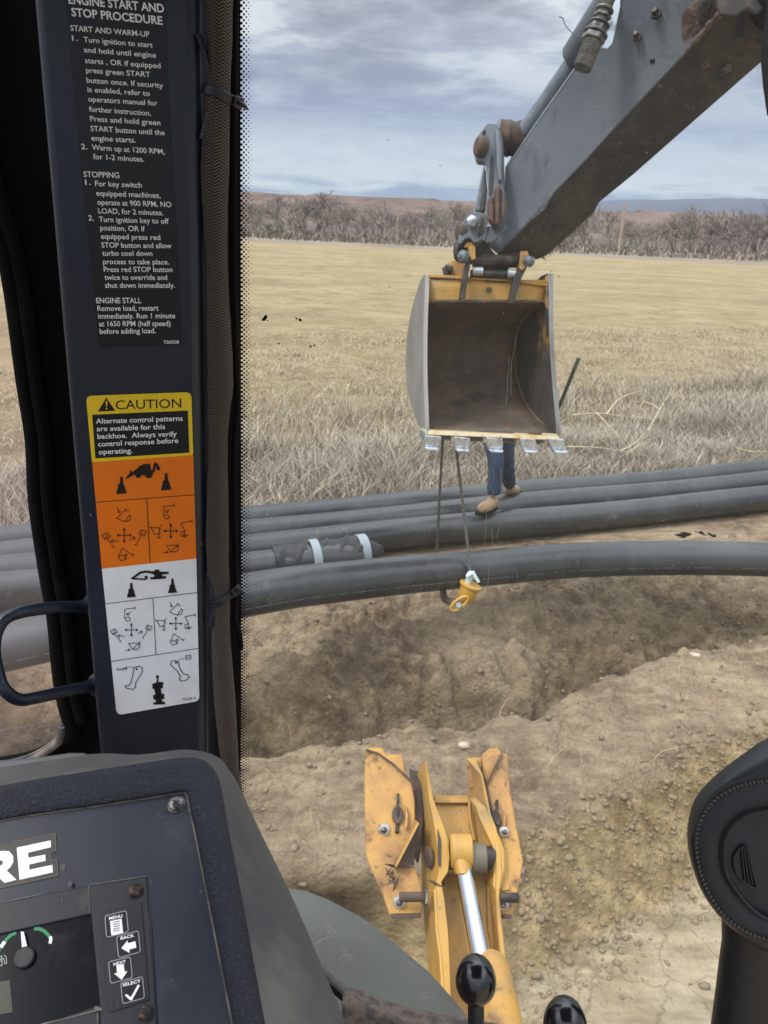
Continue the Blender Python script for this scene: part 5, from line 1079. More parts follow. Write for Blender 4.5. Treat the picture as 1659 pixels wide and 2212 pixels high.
# backhoe silhouette
oy = -1451
for pg in ([(872, 1500), (905, 1462), (920, 1460), (925, 1452), (972, 1450), (978, 1488), (992, 1500), (988, 1520), (880, 1528)], [(812, 1552), (830, 1520), (882, 1486), (902, 1502), (852, 1530)], [(838, 1520), (845, 1485), (851, 1486), (848, 1522)],
           [(985, 1505), (996, 1448), (1010, 1438), (1030, 1462), (1040, 1490), (1016, 1492), (1010, 1462), (1000, 1508)]):
    D.poly([(x, y + oy) for x, y in pg], o2, 2)
D.circ(895, 1522 + oy, 20, o2 + .0001, 2); D.circ(963, 1516 + oy, 27, o2 + .0002, 2)
# excavator silhouette
for pg in ([(848, 740), (905, 698), (940, 690), (992, 696), (1010, 684), (1032, 684), (1034, 698), (1094, 698), (1092, 712), (1010, 722), (985, 712), (945, 704), (915, 710), (872, 738), (940, 742), (935, 728), (956, 722), (956, 744), (944, 752), (850, 748)], [(1000, 718), (1048, 716), (1056, 730), (998, 734)], [(974, 734), (1076, 726), (1076, 742), (976, 750)]):
    D.poly(pg, o2 + .0001, 2)
def cross(x, y, s=1):
    for a in range(4):
        c, sn = [(1, 0), (0, 1), (-1, 0), (0, -1)][a]; L_ = 46 * s
        D.stroke([(x, y), (x + c * L_, y + sn * L_)], 5 * s, o2, 2)
        tx, ty = x + c * L_, y + sn * L_; D.poly([(tx + c * 4, ty + sn * 4), (tx - c * 14 * s - sn * 10 * s, ty - sn * 14 * s + c * 10 * s), (tx - c * 14 * s + sn * 10 * s, ty - sn * 14 * s - c * 10 * s)], o2 + .0001, 2)
cross(804, 462); cross(1106, 434); cross(851, 1075, .9); cross(1139, 1034, .9)
def icon(ls, x, y, s=1, w=4.2):
    for l_ in ls: D.stroke([(x + a * s, y + b * s) for a, b in l_], w, o2, 2)
swl = [[(-30, -22), (5, -38), (25, -12), (-10, 8), (-30, -22)], [(-5, -28), (5, -10), (-10, 0)], [(8, 6), (48, 58)], [(44, 62), (52, 56)], [(30, 18), (55, 14), (78, 22)], [(42, 6), (30, 18), (44, 28)]]
swr = [[(32, -22), (-8, -32), (-18, 0), (18, 10), (32, -22)], [(2, -26), (-4, -8), (14, -2)], [(-4, 10), (-38, 66)], [(-44, 62), (-34, 70)], [(-42, 20), (-60, 22), (-78, 36)], [(-56, 10), (-42, 20), (-54, 32)]]
icon(swl, 690, 482); icon(swr, 918, 458); icon(swl, 740, 1100, .85); icon(swr, 958, 1070, .85)
dg1 = [[(0, 0), (52, -52), (70, -50)], [(52, -52), (62, -66)], [(70, -50), (76, -42)], [(0, 0), (54, 22), (84, 14), (92, -12), (84, -24), (54, 22)], [(6, -72), (14, -36)], [(6, -46), (14, -36), (22, -48)]]
dg2 = [[(0, 0), (0, -62), (60, -70), (76, -62)], [(60, -70), (72, -80)], [(0, 0), (8, 16), (28, 20), (38, 6), (26, -10), (0, 0)], [(40, -44), (14, -24)], [(16, -36), (14, -24), (28, -24)]]
dg3 = [[(0, 0), (52, 2), (70, -14)], [(52, 2), (64, 14)], [(0, 0), (24, 44), (58, 40), (52, 2)], [(44, 30), (58, 66)], [(36, 62), (50, 72), (60, 58)], [(-10, -4), (4, 4)]]
dg4 = [[(0, 0), (62, -12), (80, -4)], [(62, -12), (76, -22)], [(0, 0), (26, 50), (2, 56), (0, 82), (14, 88), (26, 50)], [(50, 76), (20, 84)], [(34, 70), (20, 84), (36, 92)]]
dg5 = [[(0, 0), (60, 42), (78, 38)], [(60, 42), (72, 56)], [(0, 0), (-26, 58), (-8, 82), (24, 72), (0, 44), (-26, 58)], [(24, 38), (24, 66)], [(16, 50), (24, 38), (34, 48)]]
dg6 = [[(0, 0), (74, -2), (88, -14)], [(74, -2), (84, 8)], [(0, 0), (30, 44), (60, 44), (80, 30), (74, -2), (30, 44)], [(-22, 50), (12, 46)], [(2, 38), (12, 46), (2, 54)]]
icon(dg1, 756, 352); icon(dg5, 792, 545); icon(dg2, 1060, 338); icon(dg3, 978, 412); icon(dg4, 1172, 384); icon(dg6, 1078, 528, .95)
icon(dg2, 808, 1000, .95); icon(dg6, 832, 1162, .9); icon(dg1, 1098, 960, .92); icon(dg3, 1014, 1014, .92); icon(dg4, 1198, 990, .9); icon(dg5, 1126, 1100, .9)
# handles, horn, tractor from above
h1 = [(864, 1330), (872, 1316), (900, 1310), (922, 1322), (920, 1350), (896, 1388), (878, 1420), (876, 1448), (860, 1460), (822, 1454), (808, 1440), (836, 1434), (850, 1410), (860, 1370)]
D.stroke(h1, 5, o2, 2, close=True); D.circ(886, 1328, 7, o2 + .0001, 2, n=12); D.stroke([(870, 1320), (830, 1314), (800, 1322)], 3, o2, 2)
D.stroke([(760, 1322), (764, 1338)], 5, o2, 2); D.stroke([(766, 1330), (812, 1326), (820, 1318), (820, 1332), (812, 1328)], 4, o2, 2); D.stroke([(778, 1334), (800, 1336), (806, 1328)], 3, o2, 2)
h2 = [(1104, 1298), (1112, 1278), (1136, 1272), (1156, 1286), (1166, 1330), (1190, 1362), (1218, 1366), (1226, 1382), (1204, 1402), (1172, 1406), (1160, 1396), (1168, 1376), (1144, 1336), (1118, 1316)]
D.stroke(h2, 5, o2, 2, close=True); D.circ(1140, 1288, 7, o2 + .0001, 2, n=12); D.stroke([(1152, 1278), (1168, 1264), (1192, 1260)], 3, o2, 2)
D.stroke([(1202, 1244), (1234, 1238), (1238, 1262), (1204, 1268)], 4, o2, 2, close=True); D.stroke([(1204, 1256), (1236, 1250)], 3, o2, 2)
for pg in ([(1012, 1370), (1028, 1369), (1030, 1384), (1024, 1386), (1026, 1414), (1056, 1412), (1058, 1430), (1052, 1432), (1056, 1450), (1042, 1456), (1046, 1490), (1062, 1488), (1064, 1520), (1048, 1524), (1050, 1540), (1068, 1540), (1069, 1556), (994, 1560), (992, 1546), (1010, 1544), (1008, 1526), (994, 1526), (992, 1498), (1006, 1494), (1000, 1460), (988, 1456), (986, 1424), (1014, 1416), (1016, 1388), (1010, 1384)],): D.poly(pg, o2, 2)
D.text("T351628  D", 1180, 1534, 1268, 1523, 16, o2, 2, (-.05, -1), .006)
D.build('control_pattern_decal', [M['dec_orange'], M['dec_white'], M['ink']], tpil, 'orange and white decal of black control lever diagrams')
# --- grab handle
hp = [(196, 1306, .775), (172, 1310, .765), (117, 1312, .74), (49, 1322, .715), (12, 1336, .705), (-8, 1366, .70), (-13, 1409, .70), (-4, 1458, .70), (10, 1490, .70), (40, 1511, .71), (78, 1507, .725), (137, 1494, .755), (186, 1484, .78), (206, 1480, .79)]
mb = MB(); path = cr([W(*p) for p in hp], 6); n_ = len(path); mb.tube(path, [.0058 + .006 * max(0, 1 - i / 7) ** 2 + .006 * max(0, 1 - (n_ - 1 - i) / 7) ** 2 for i in range(n_)], 20); mb.build('grab_handle', M['cab_paint'], tpil)

# --- door frame and seals left of the pillar
fr = [(-90, 200), (-45, 420), (0, 582), (33, 818), (53, 952), (60, 1085), (83, 1242), (100, 1336), (113, 1469), (126, 1534), (135, 1566), (133, 1588), (118, 1608), (59, 1642), (-40, 1662), (-200, 1680)]
dfp = lambda x, y, o=0: PP.at(x, y, -.10 + o)
tdf = thing('door_frame', tuple(dfp(120, 1500)), 'black rubber sealed door frame between the cab pillar and the side window', 'door frame')
crv = [(p.x, p.y) for p in cr([Vector((x, y, 0)) for x, y in [(-120, -300)] + fr], 4)]
mb = MB(); mb.plate([dfp(x, y) for x, y in crv] + [dfp(-200, 2000), dfp(420, 2000), dfp(420, -300)], -nP * .02); mb.build('frame_panel', mat('very_dark_frame', srgb(7, 7, 8), .8, 0, [(srgb(30, 24, 20), 9, .62, .8)], spec=.1), tdf)
mb = MB(); mb.tube([dfp(x + 20, y - (0 if y < 1590 else 0), .002) for x, y in crv if y < 1600], .0085, 12); mb.build('rubber_seal', M['rubber'], tdf)
mb = MB(); mb.tube([dfp(x + 43, y, .004) for x, y in crv if y < 1560], .0065, 10); mb.build('rubber_seal', M['rubber'], tdf)
mb = MB(); mb.tube([dfp(x - 1, y + 3, .006) for x, y in crv if y > 1560], .0048, 10); mb.build('ribbed_sill_seal', M['rubber_dusty'], tdf)
mb = MB(); mb.tube([dfp(x - 2, y - 8, .004) for x, y in crv if y > 1570], .0016, 8); mb.build('sill_bead', M['rubber_dusty'], tdf)
def glassmat(name, tint, dust, scr=0, dc=(.62, .60, .55)):  # dust sets the veil: real dust at the rear, painted brightness at the side
    m = bpy.data.materials.new(name); m.use_nodes = True; t = m.node_tree; t.nodes.remove(t.nodes['Principled BSDF']); out = t.nodes['Material Output']
    tr = t.nodes.new('ShaderNodeBsdfTransparent'); tr.inputs[0].default_value = (*tint, 1)
    gl = t.nodes.new('ShaderNodeBsdfGlossy'); gl.inputs['Roughness'].default_value = .03; gl.inputs[0].default_value = (.8, .8, .8, 1)
    df = t.nodes.new('ShaderNodeBsdfDiffuse'); df.inputs[0].default_value = (*dc, 1)
    tcn = t.nodes.new('ShaderNodeTexCoord'); v = tcn.outputs['Object']
    fr_ = t.nodes.new('ShaderNodeFresnel'); fr_.inputs[0].default_value = 1.45
    m1 = t.nodes.new('ShaderNodeMixShader'); t.links.new(mth(t, 'MULTIPLY', fr_.outputs[0], .35), m1.inputs[0]); t.links.new(tr.outputs[0], m1.inputs[1]); t.links.new(gl.outputs[0], m1.inputs[2])
    f = ramp(t, noise(t, v, 3.5, 5, .6), [(.35, dust * .4), (.7, dust * 1.6)])
    if scr:
        sp_ = ramp(t, noise(t, v, 260, 2, .5), [(.80, 0.0), (.815, scr)]); f = mth(t, 'ADD', f, sp_, clamp=True)
        q = t.nodes.new('ShaderNodeMapping'); q.inputs['Scale'].default_value = (60, 60, 2.2); q.inputs['Rotation'].default_value = (R(8), R(3), 0); t.links.new(v, q.inputs[0])
        f = mth(t, 'ADD', f, ramp(t, noise(t, q.outputs[0], 1.0, 3, .6), [(.74, 0.0), (.80, scr * .12)]), clamp=True)
    m2 = t.nodes.new('ShaderNodeMixShader'); t.links.new(f, m2.inputs[0]); t.links.new(m1.outputs[0], m2.inputs[1]); t.links.new(df.outputs[0], m2.inputs[2])
    t.links.new(m2.outputs[0], out.inputs[0]); return m
mb = MB(); mb.add([dfp(-700, -300, -.03), dfp(300, -300, -.03), dfp(300, 1750, -.03), dfp(-700, 1750, -.03)], [(0, 1, 2, 3)])
sw = mb.build('side_window', glassmat('veiled_side_glass', (1, .93, .95), .11, 0, (.95, .84, .82)), None, base=tuple(dfp(0, 1600, -.03)), flat=True); tag(sw, 'clear side window pane left of the black door frame', 'window')  # pinkish veil paints the washed-out brightness of the side view into the glass

# --- rear window
GO = -.045
gp = lambda x, y, o=0: PP.at(x, y, GO + o)
trw = thing('rear_window', tuple(gp(700, 2100)), 'large dusty rear window pane with a dotted black border', 'window')
gpoly = [(430, -320), (430, 1900), (600, 2020), (700, 2100), (722, 2128), (750, 2152), (795, 2176), (850, 2194), (930, 2212), (1100, 2235), (1400, 2250), (2300, 2250), (2300, -320)]
mb = MB(); mb.add([gp(x, y) for x, y in gpoly], [list(range(len(gpoly)))]); mb.build('glass_pane', glassmat('rear_glass', (.985, .99, .985), .060, .5), trw, flat=True)
fm_ = bpy.data.materials.new('dotted_black_ceramic'); fm_.use_nodes = True; t = fm_.node_tree; b = t.nodes['Principled BSDF']; b.inputs['Base Color'].default_value = (.008, .008, .012, 1); b.inputs['Roughness'].default_value = .3
uvn = t.nodes.new('ShaderNodeUVMap'); sx = t.nodes.new('ShaderNodeSeparateXYZ'); t.links.new(uvn.outputs[0], sx.inputs[0])
ff = mth(t, 'MULTIPLY', mth(t, 'COSINE', mth(t, 'MULTIPLY', sx.outputs[0], math.pi)), mth(t, 'COSINE', mth(t, 'MULTIPLY', sx.outputs[1], math.pi)))
TT = t.nodes.new('ShaderNodeMapRange'); TT.inputs[1].default_value = .4; TT.inputs[2].default_value = 5.6; TT.inputs[3].default_value = -.15; TT.inputs[4].default_value = 1.0; TT.clamp = False; t.links.new(sx.outputs[0], TT.inputs[0])
isb = mth(t, 'MAXIMUM', mth(t, 'GREATER_THAN', ff, TT.outputs[0]), mth(t, 'LESS_THAN', sx.outputs[0], .45))
tr = t.nodes.new('ShaderNodeBsdfTransparent'); m2 = t.nodes.new('ShaderNodeMixShader'); t.links.new(isb, m2.inputs[0]); t.links.new(tr.outputs[0], m2.inputs[1]); t.links.new(b.outputs[0], m2.inputs[2]); t.links.new(m2.outputs[0], t.nodes['Material Output'].inputs[0])
PITCHM = .00192
def frit(edge, wid, off, name):
    """edge polyline in px (start of dots), wid px vector outward"""
    A = [gp(x, y, off) for x, y in edge]; B = [gp(x + wid[0], y + wid[1], off) for x, y in edge]; mb = MB(); L_ = 0
    for i in range(len(A) - 1):
        l2 = (A[i + 1] - A[i]).length; w_ = 7.4
        mb.add([A[i], B[i], B[i + 1], A[i + 1]], [(0, 1, 2, 3)], 0, [((0, L_ / PITCHM), (w_, L_ / PITCHM), (w_, (L_ + l2) / PITCHM), (0, (L_ + l2) / PITCHM))]); L_ += l2
    return mb.build(name, fm_, trw, flat=True)
frit([(516, -320), (517, 500), (518, 1100), (518, 1500), (516, 1720), (530, 1850)], (36, 0), .0006, 'dotted_border')
frit([(850, 2196), (795, 2178), (750, 2154), (722, 2130), (690, 2098)], (14, -22), .0006, 'dotted_border')
mb = MB(); mb.plate([gp(x, y, .001) for x, y in ((420, -320), (517, -320), (518, 500), (519, 1100), (519, 1500), (517, 1720), (522, 1760), (420, 1760))], -nP * .003); mb.build('black_border', M['dec_black'], trw)
mb = MB(); mb.tube(cr([gp(x, y, .004) for x, y in ((690, 2112), (722, 2140), (750, 2163), (795, 2187), (850, 2206), (930, 2224), (1100, 2246))], 4), .0035, 10); mb.build('lower_gasket', M['rubber'], trw)

# dried splashes, dust specks and drip lines on the glass
fg = lambda x, y, o: gp(x, y, .001 + o)
D = Dec(fg); rs_ = random.Random(31)
def splat(x, y, r_):
    n_ = 11; D.poly([(x + r_ * (1 + rs_.gauss(0, .3)) * math.cos(k / n_ * 6.283), y + r_ * .8 * (1 + rs_.gauss(0, .3)) * math.sin(k / n_ * 6.283)) for k in range(n_)], 0, 0)
for x, y, r_ in ((571, 688, 5), (575, 684, 4), (567, 691, 2.5), (578, 692, 1.5), (562, 686, 1.2), (640, 688, 3), (648, 691, 3.5), (602, 742, 2.2), (671, 749, 3), (680, 746, 2)): splat(x, y, r_)
D.build('dark_splash', M['rubber'], trw)
D = Dec(fg)
for i in range(330):
    x, y = rs_.uniform(560, 1650), rs_.uniform(300, 2080); splat(x, y, rs_.uniform(.5, 1.1) if rs_.random() < .93 else 1.8)
for x0, y0, y1_ in ((1112, 700, 960), (1100, 770, 900), (1056, 1000, 1190), (1068, 1010, 1330), (1082, 1010, 1170)):
    p_ = [(x0 + rs_.gauss(0, 2.2) - (y - y0) * .05, y) for y in range(y0, y1_, 26)]
    for a_, b2_ in zip(p_[:-1], p_[1:]):
        if rs_.random() < .72: D.stroke([a_, b2_], .9, 0, 0)
for i in range(46):
    x, y = rs_.uniform(700, 1650), rs_.uniform(900, 2050); a_ = rs_.random() * 6.283; l_ = rs_.uniform(3, 11); D.stroke([(x, y), (x + l_ * math.cos(a_), y + l_ * math.sin(a_))], .8, 0, 0)
o_ = D.build('dust_specks', mat('pale_dust_speck', srgb(176, 172, 160), .9), trw); o_['kind'] = 'stuff'

# --- wiring harness
whm = bpy.data.materials.new('braided_sleeve'); whm.use_nodes = True; t = whm.node_tree; b = t.nodes['Principled BSDF']; b.inputs['Roughness'].default_value = .85
uvn = t.nodes.new('ShaderNodeUVMap'); sx = t.nodes.new('ShaderNodeSeparateXYZ'); t.links.new(uvn.outputs[0], sx.inputs[0])
tri = mth(t, 'PINGPONG', mth(t, 'MULTIPLY', sx.outputs[0], 9), .5)
tcn = t.nodes.new('ShaderNodeTexCoord')
wob = mth(t, 'MULTIPLY', noise(t, tcn.outputs['Object'], 40, 3), 1.2)
ph = mth(t, 'ADD', mth(t, 'ADD', mth(t, 'MULTIPLY', sx.outputs[1], 430), mth(t, 'MULTIPLY', tri, 2.0)), wob)
sv = mth(t, 'ADD', mth(t, 'MULTIPLY', mth(t, 'SINE', mth(t, 'MULTIPLY', ph, 6.2832)), .5), .5)
t.links.new(mix(t, ramp(t, noise(t, tcn.outputs['Object'], 9, 4), [(.35, 0.0), (.7, .6)]), ramp(t, sv, [(0.2, srgb(20, 18, 17)), (.6, srgb(84, 75, 68)), (1, srgb(124, 112, 102))]), srgb(60, 52, 48)), b.inputs['Base Color'])
bn = t.nodes.new('ShaderNodeBump'); bn.inputs['Strength'].default_value = .9; bn.inputs['Distance'].default_value = .0012; t.links.new(sv, bn.inputs['Height']); t.links.new(bn.outputs[0], b.inputs['Normal'])
hf = lambda x, y, o=-.006: PP.at(x, y, o)
twh = thing('wiring_harness', tuple(hf(490, 1640)), 'brown black braided wiring harness tied beside the cab pillar', 'wiring harness')
hpts = [(470, -320), (472, -60), (474, 120), (468, 260), (464, 400), (468, 560), (472, 700), (476, 820), (471, 920), (470, 1060), (470, 1200), (476, 1290), (478, 1400), (486, 1520), (496, 1640), (505, 1720), (520, 1800)]
path = cr([hf(x, y) for x, y in hpts], 10); rq = random.Random(6); rad = []; v_ = 0
for i in range(len(path)): v_ = .82 * v_ + rq.gauss(0, .35); rad.append(.0097 + .0004 * v_ + .0009 * math.sin(i * .21))
mb = MB(); mb.tube(path, rad, 28, uv=True); mb.build('braided_sleeve', whm, twh)
mb = MB(); mb.tube(cr([hf(x, y, -.012) for x, y in ((508, -320), (507, 0), (506, 200), (504, 400), (505, 600), (510, 720), (512, 860), (506, 1000), (508, 1180), (510, 1270), (508, 1340), (517, 1370), (520, 1400))], 6), .0028, 12); mb.build('black_cable', M['rubber'], twh)
def tie(pts, head, tail, r_=.0022):
    mb = MB(); P = cr([hf(*p) for p in pts], 5); rings = []
    for i, p in enumerate(P):
        t_ = (P[min(i + 1, len(P) - 1)] - P[max(i - 1, 0)]).normalized(); s_ = t_.cross(nP).normalized(); rings.append([p + s_ * r_ * 1.5, p + nP * .0008 + s_ * r_ * 1.3, p + nP * .0008 - s_ * r_ * 1.3, p - s_ * r_ * 1.5])
    mb.loft(rings, 0); h = hf(*head); a = (hf(*pts[-1]) - hf(*pts[-2])).normalized(); s_ = a.cross(nP).normalized()
    c = [h + a * i * .0042 + s_ * j * .0042 for i, j in ((-1, -1), (1, -1), (1, 1), (-1, 1))]; mb2 = MB(); mb2.hexa([p + nP * .003 for p in c], [p - nP * .003 for p in c])
    o = mb.build('cable_tie', M['plastic_black'], twh); mb2.build('tie_head', M['plastic_black'], o, bevel=.0008)
    mb3 = MB(); mb3.tube([hf(*p) for p in tail], [.0018] * (len(tail) - 1) + [.0012], 6); mb3.build('tie_tail', M['plastic_black'], o)
tie([(436, 190, -.006), (446, 192, .0035), (470, 200, .0065), (494, 212, .0035), (512, 220, -.004)], (516, 222, -.004), [(518, 222, -.002), (528, 228, 0), (534, 236, .001)])
tie([(452, 1302, -.008), (458, 1305, .002), (474, 1303, .0055), (490, 1292, .003), (506, 1280, -.004)], (511, 1275, -.004), [(512, 1275, 0), (520, 1277, .002), (526, 1284, .001)])
mb = MB(); mb.tube(cr([hf(x, y, .0) for x, y in ((428, 74), (436, 96), (446, 130), (454, 168), (456, 200), (452, 240), (444, 270), (436, 300))], 4), .0022, 8); mb.build('clip_loop', M['plastic_black'], twh)
mb = MB(); mb.tube(cr([hf(x, y, .0) for x, y in ((448, 1236), (456, 1252), (463, 1275), (464, 1300), (460, 1326), (452, 1350))], 4), .0030, 8); mb.build('clip_loop', M['cab_paint'], twh)

# --- instrument console
FP = Plane(W(405, 1720, .60), W(-60, 1782, .575), W(500, 2212, .50)); nF = FP.n
fp = lambda x, y, o=0.0: FP.at(x, y, o)
tco = thing('instrument_console', tuple(fp(200, 2212, -.06)), 'navy instrument console with pebbled rim, button pad and fuel gauge at lower left', 'instrument console')
I = [(-300, 1836), (0, 1771), (200, 1741), (330, 1721), (392, 1711), (403, 1713), (407, 1726), (414, 1760), (426, 1814), (461, 1993), (504, 2212), (560, 2500)]
O = [(-300, 1757), (0, 1697), (190, 1666), (320, 1646), (396, 1636), (440, 1642), (468, 1672), (480, 1712), (494, 1792), (529, 1971), (573, 2212), (630, 2500)]
Sx = [(-300, 1706), (0, 1657), (196, 1629), (302, 1630), (403, 1619), (468, 1634), (497, 1666), (520, 1706), (562, 1796), (641, 1960), (742, 2200), (860, 2500)]
def rs(P_): return [(p.x, p.y) for p in cr([Vector((x, y, 0)) for x, y in P_], 5)]
I2, O2, S2 = rs(I), rs(O), rs(Sx); lerp = lambda a, b, t_: (a[0] + (b[0] - a[0]) * t_, a[1] + (b[1] - a[1]) * t_)
ringp = [(0, -.002), (0.0, .002), (.08, .0045), (.3, .0058), (.6, .0052), (.85, .0025), (1.0, -.003)]
mb = MB(); mb.loft([[fp(*lerp(I2[i], O2[i], t_), o_) for i in range(len(I2))] for t_, o_ in ringp], 0, cap=False, closed=False); mb.build('pebbled_rim', M['pebble'], tco, angle=60)
mb = MB(); mb.loft([[fp(*lerp(O2[i], S2[i], t_), o_) for i in range(len(O2))] for t_, o_ in ((0, -.003), (.12, -.009), (.5, -.03), (.88, -.052), (1.0, -.066), (1.0, -.12))], 0, cap=False, closed=False); mb.build('housing', M['housing'], tco, angle=60)
mb = MB(); mb.add([fp(x, y, 0) for x, y in I2] + [fp(-300, 2500, 0)], [list(range(len(I2) + 1))]); mb.build('face_panel', M['face'], tco, flat=True)
mb = MB(); mb.tube([fp(x - 1.5, y + 1.5, .0006) for x, y in I2], .0009, 6); mb.build('dust_seam', M['dust_line'], tco)
hmp = [(-300, 1660), (-100, 1648), (0, 1640), (80, 1634), (150, 1624), (180, 1624), (198, 1630), (215, 1641), (230, 1650), (0, 1690), (-300, 1740)]
mb = MB(); mb.plate([fp(x, y, -.062) for x, y in hmp], -nF * .05); mb.build('rear_hump', mat('grey_hump', srgb(84, 84, 88), .5, 0, [(srgb(74, 74, 78), 8, .4, .7)]), tco, bevel=.01, seg=4)
k7 = .21876
f7 = lambda x, y, o: fp(x * k7, 1797.2 + y * k7, o)
# bezel ring: outer frame raised, screen sunk
D = Dec(f7)
mb = MB()
def slab(pts, o0, o1, name, m_, par=tco, bev=.0008):
    mb = MB(); mb.plate([f7(x, y, o1) for x, y in pts], nF * (o0 - o1)); return mb.build(name, m_, par, bevel=bev)
disp = slab([(-900, 880), (0, 700), (875, 530), (1440, 440), (1480, 900), (1540, 1830), (1560, 2200), (1000, 2300), (985, 1700), (900, 805), (0, 1010), (-900, 1200)], .0, .0022, 'display_bezel', M['bezel'])
slab([(985, 1704), (1000, 2300), (-900, 2300), (-900, 2170), (420, 1902)], .0, .0021, 'lower_bezel', M['bezel'], disp)
scr_ = slab([(-900, 1180), (0, 990), (910, 790), (1000, 1710), (400, 1915), (-900, 2190)], .0, .0006, 'gauge_screen', M['screen'], disp, 0)
D = Dec(f7); D.stroke([(875, 530), (885, 800)], 12, .0026, 0); D.stroke([(962, 1800), (970, 2200)], 10, .0026, 0); D.build('panel_seam', M['dust_line'], disp)
D = Dec(f7); D.stroke([(410, 1898), (700, 1830), (985, 1752)], 16, .0027, 0); D.stroke([(940, 1735), (1000, 1752)], 30, .0028, 0); D.stroke([(-200, 745), (0, 700), (400, 612)], 6, .0026, 0); D.stroke([(1452, 470), (1475, 700), (1500, 1100), (1540, 1830)], 7, .0006, 0); D.stroke([(880, 520), (1440, 436)], 7, .0026, 0); D.build('dust_line', M['dust_line'], disp)
pad = slab(rrect([(990, 800), (1396, 690), (1474, 1660), (1064, 1790)], [10, 10, 20, 50]), .0022, .0030, 'button_pad', M['plastic_black'])
def button(c, txt, tl, shape, nm):
    D = Dec(f7); D.poly(rrect(c, 26), .0034, 0)
    r_ = rrect(c, 26); D.stroke(r_, 8, .0037, 1, close=True)
    D.text(txt, *tl, 30, .0038, 2, (-.08, -1), .02)
    for pg, mi in shape: D.poly(pg, .0039 + .0002 * (mi != 2), mi)
    D.mb.f = D.mb.f; o = D.mb.build('button', [M['dec_black'], M['grey_print'], M['white_print']], pad, flat=True); o['label'] = nm
lines = [([(1118, 888 + k * 22), (1182, 876 + k * 22), (1183, 883 + k * 22), (1119, 895 + k * 22)], 0) for k in range(5)]
button([(1035, 830), (1247, 775), (1268, 985), (1052, 1042)], 'MENU', (1078, 868, 1210, 842), [([(1086, 880), (1200, 856), (1216, 1000), (1100, 1022)], 2)] + lines, 'button marked MENU with a page of lines')
button([(1150, 1035), (1366, 975), (1386, 1185), (1172, 1242)], 'BACK', (1192, 1064, 1326, 1034), [([(1198, 1148), (1258, 1072), (1264, 1098), (1338, 1078), (1346, 1142), (1274, 1162), (1282, 1196)], 2)], 'button marked BACK with a left arrow')
button([(1072, 1282), (1287, 1232), (1307, 1438), (1093, 1497)], 'NEXT', (1122, 1322, 1242, 1292), [([(1150, 1318), (1222, 1304), (1230, 1380), (1258, 1374), (1202, 1460), (1126, 1398), (1156, 1392)], 2)], 'button marked NEXT with a down arrow')
button([(1192, 1490), (1406, 1427), (1427, 1638), (1213, 1698)], 'SELECT', (1212, 1526, 1388, 1484), [([(1232, 1612), (1250, 1600), (1292, 1632), (1362, 1506), (1382, 1514), (1302, 1662), (1286, 1662)], 2)], 'button marked SELECT with a tick')
# badge
D = Dec(f7); Ep = [(165, 155), (500, 83), (504, 150), (277, 205), (281, 255), (447, 223), (451, 285), (287, 322), (291, 372), (517, 325), (522, 398), (193, 472)]
bk_ = [(-1700, 520), (-240, 205), (-80, 165), (60, 130), (122, 118), (130, 98), (545, 18), (556, 182), (500, 204), (508, 276), (560, 270), (576, 430), (190, 512), (40, 545), (-250, 605), (-1700, 930)]
D.poly(bk_, .0005, 0); D.stroke(bk_[2:], 5, .0008, 1)
D.poly(Ep, .0009, 2)
D.poly([(-215, 242), (20, 186), (90, 190), (130, 238), (130, 300), (104, 346), (66, 380), (162, 472), (45, 503), (-58, 404), (-92, 410), (-84, 530), (-190, 552)], .0009, 2); D.poly([(-100, 300), (0, 276), (26, 290), (24, 318), (-6, 336), (-96, 354)], .0011, 0)
for kx in (-790, -1180): D.poly([(x + kx, y - kx * .215) for x, y in Ep], .0009, 2)
D.build('lettered_badge', [M['badge_dark'], M['gold_line'], M['white_print']], tco, 'white capital letters on a dark badge, RE in view')
# gauge
D = Dec(f7); g0_ = .0010
D.stroke([(345, 958), (385, 955), (430, 975), (470, 1010), (496, 1042)], 34, g0_, 0); D.stroke([(500, 1040), (502, 1065), (494, 1092)], 30, g0_ + .0002, 1)
D.stroke([(150, 1000), (100, 1024), (62, 1062), (50, 1085)], 30, g0_, 0); D.stroke([(40, 1092), (14, 1132)], 34, g0_ + .0002, 1); D.stroke([(8, 1140), (-14, 1210), (-20, 1290)], 14, g0_, 0)
D.stroke([(-40, 1240), (-40, 1330), (20, 1318), (20, 1225), (-40, 1240)], 9, g0_, 2); D.stroke([(-30, 1262), (10, 1252), (10, 1280)], 7, g0_, 2); D.stroke([(20, 1250), (40, 1250), (48, 1300), (66, 1296), (64, 1240), (44, 1215)], 8, g0_, 2)
D.build('gauge_dial', [M['green_print'], M['white_print'], M['grey_print']], scr_)
mb = MB(); c7 = f7(242, 1245, .0008); mb.lathe(c7, nF, [(0, 0), (.0068, 0), (.0066, .0022), (.0058, .0028), (0, .0028)], 32); mb.build('needle_hub', M['plastic_black'], scr_)
D = Dec(f7); D.poly([(205, 985), (233, 985), (270, 1146), (218, 1150)], .0030, 0); D.build('gauge_needle', M['white_print'], scr_)
D = Dec(f7); D.poly([(-500, 1560), (96, 1462), (124, 1778), (-500, 1900)], .0009, 0); D.build('small_display', M['lcd'], scr_)
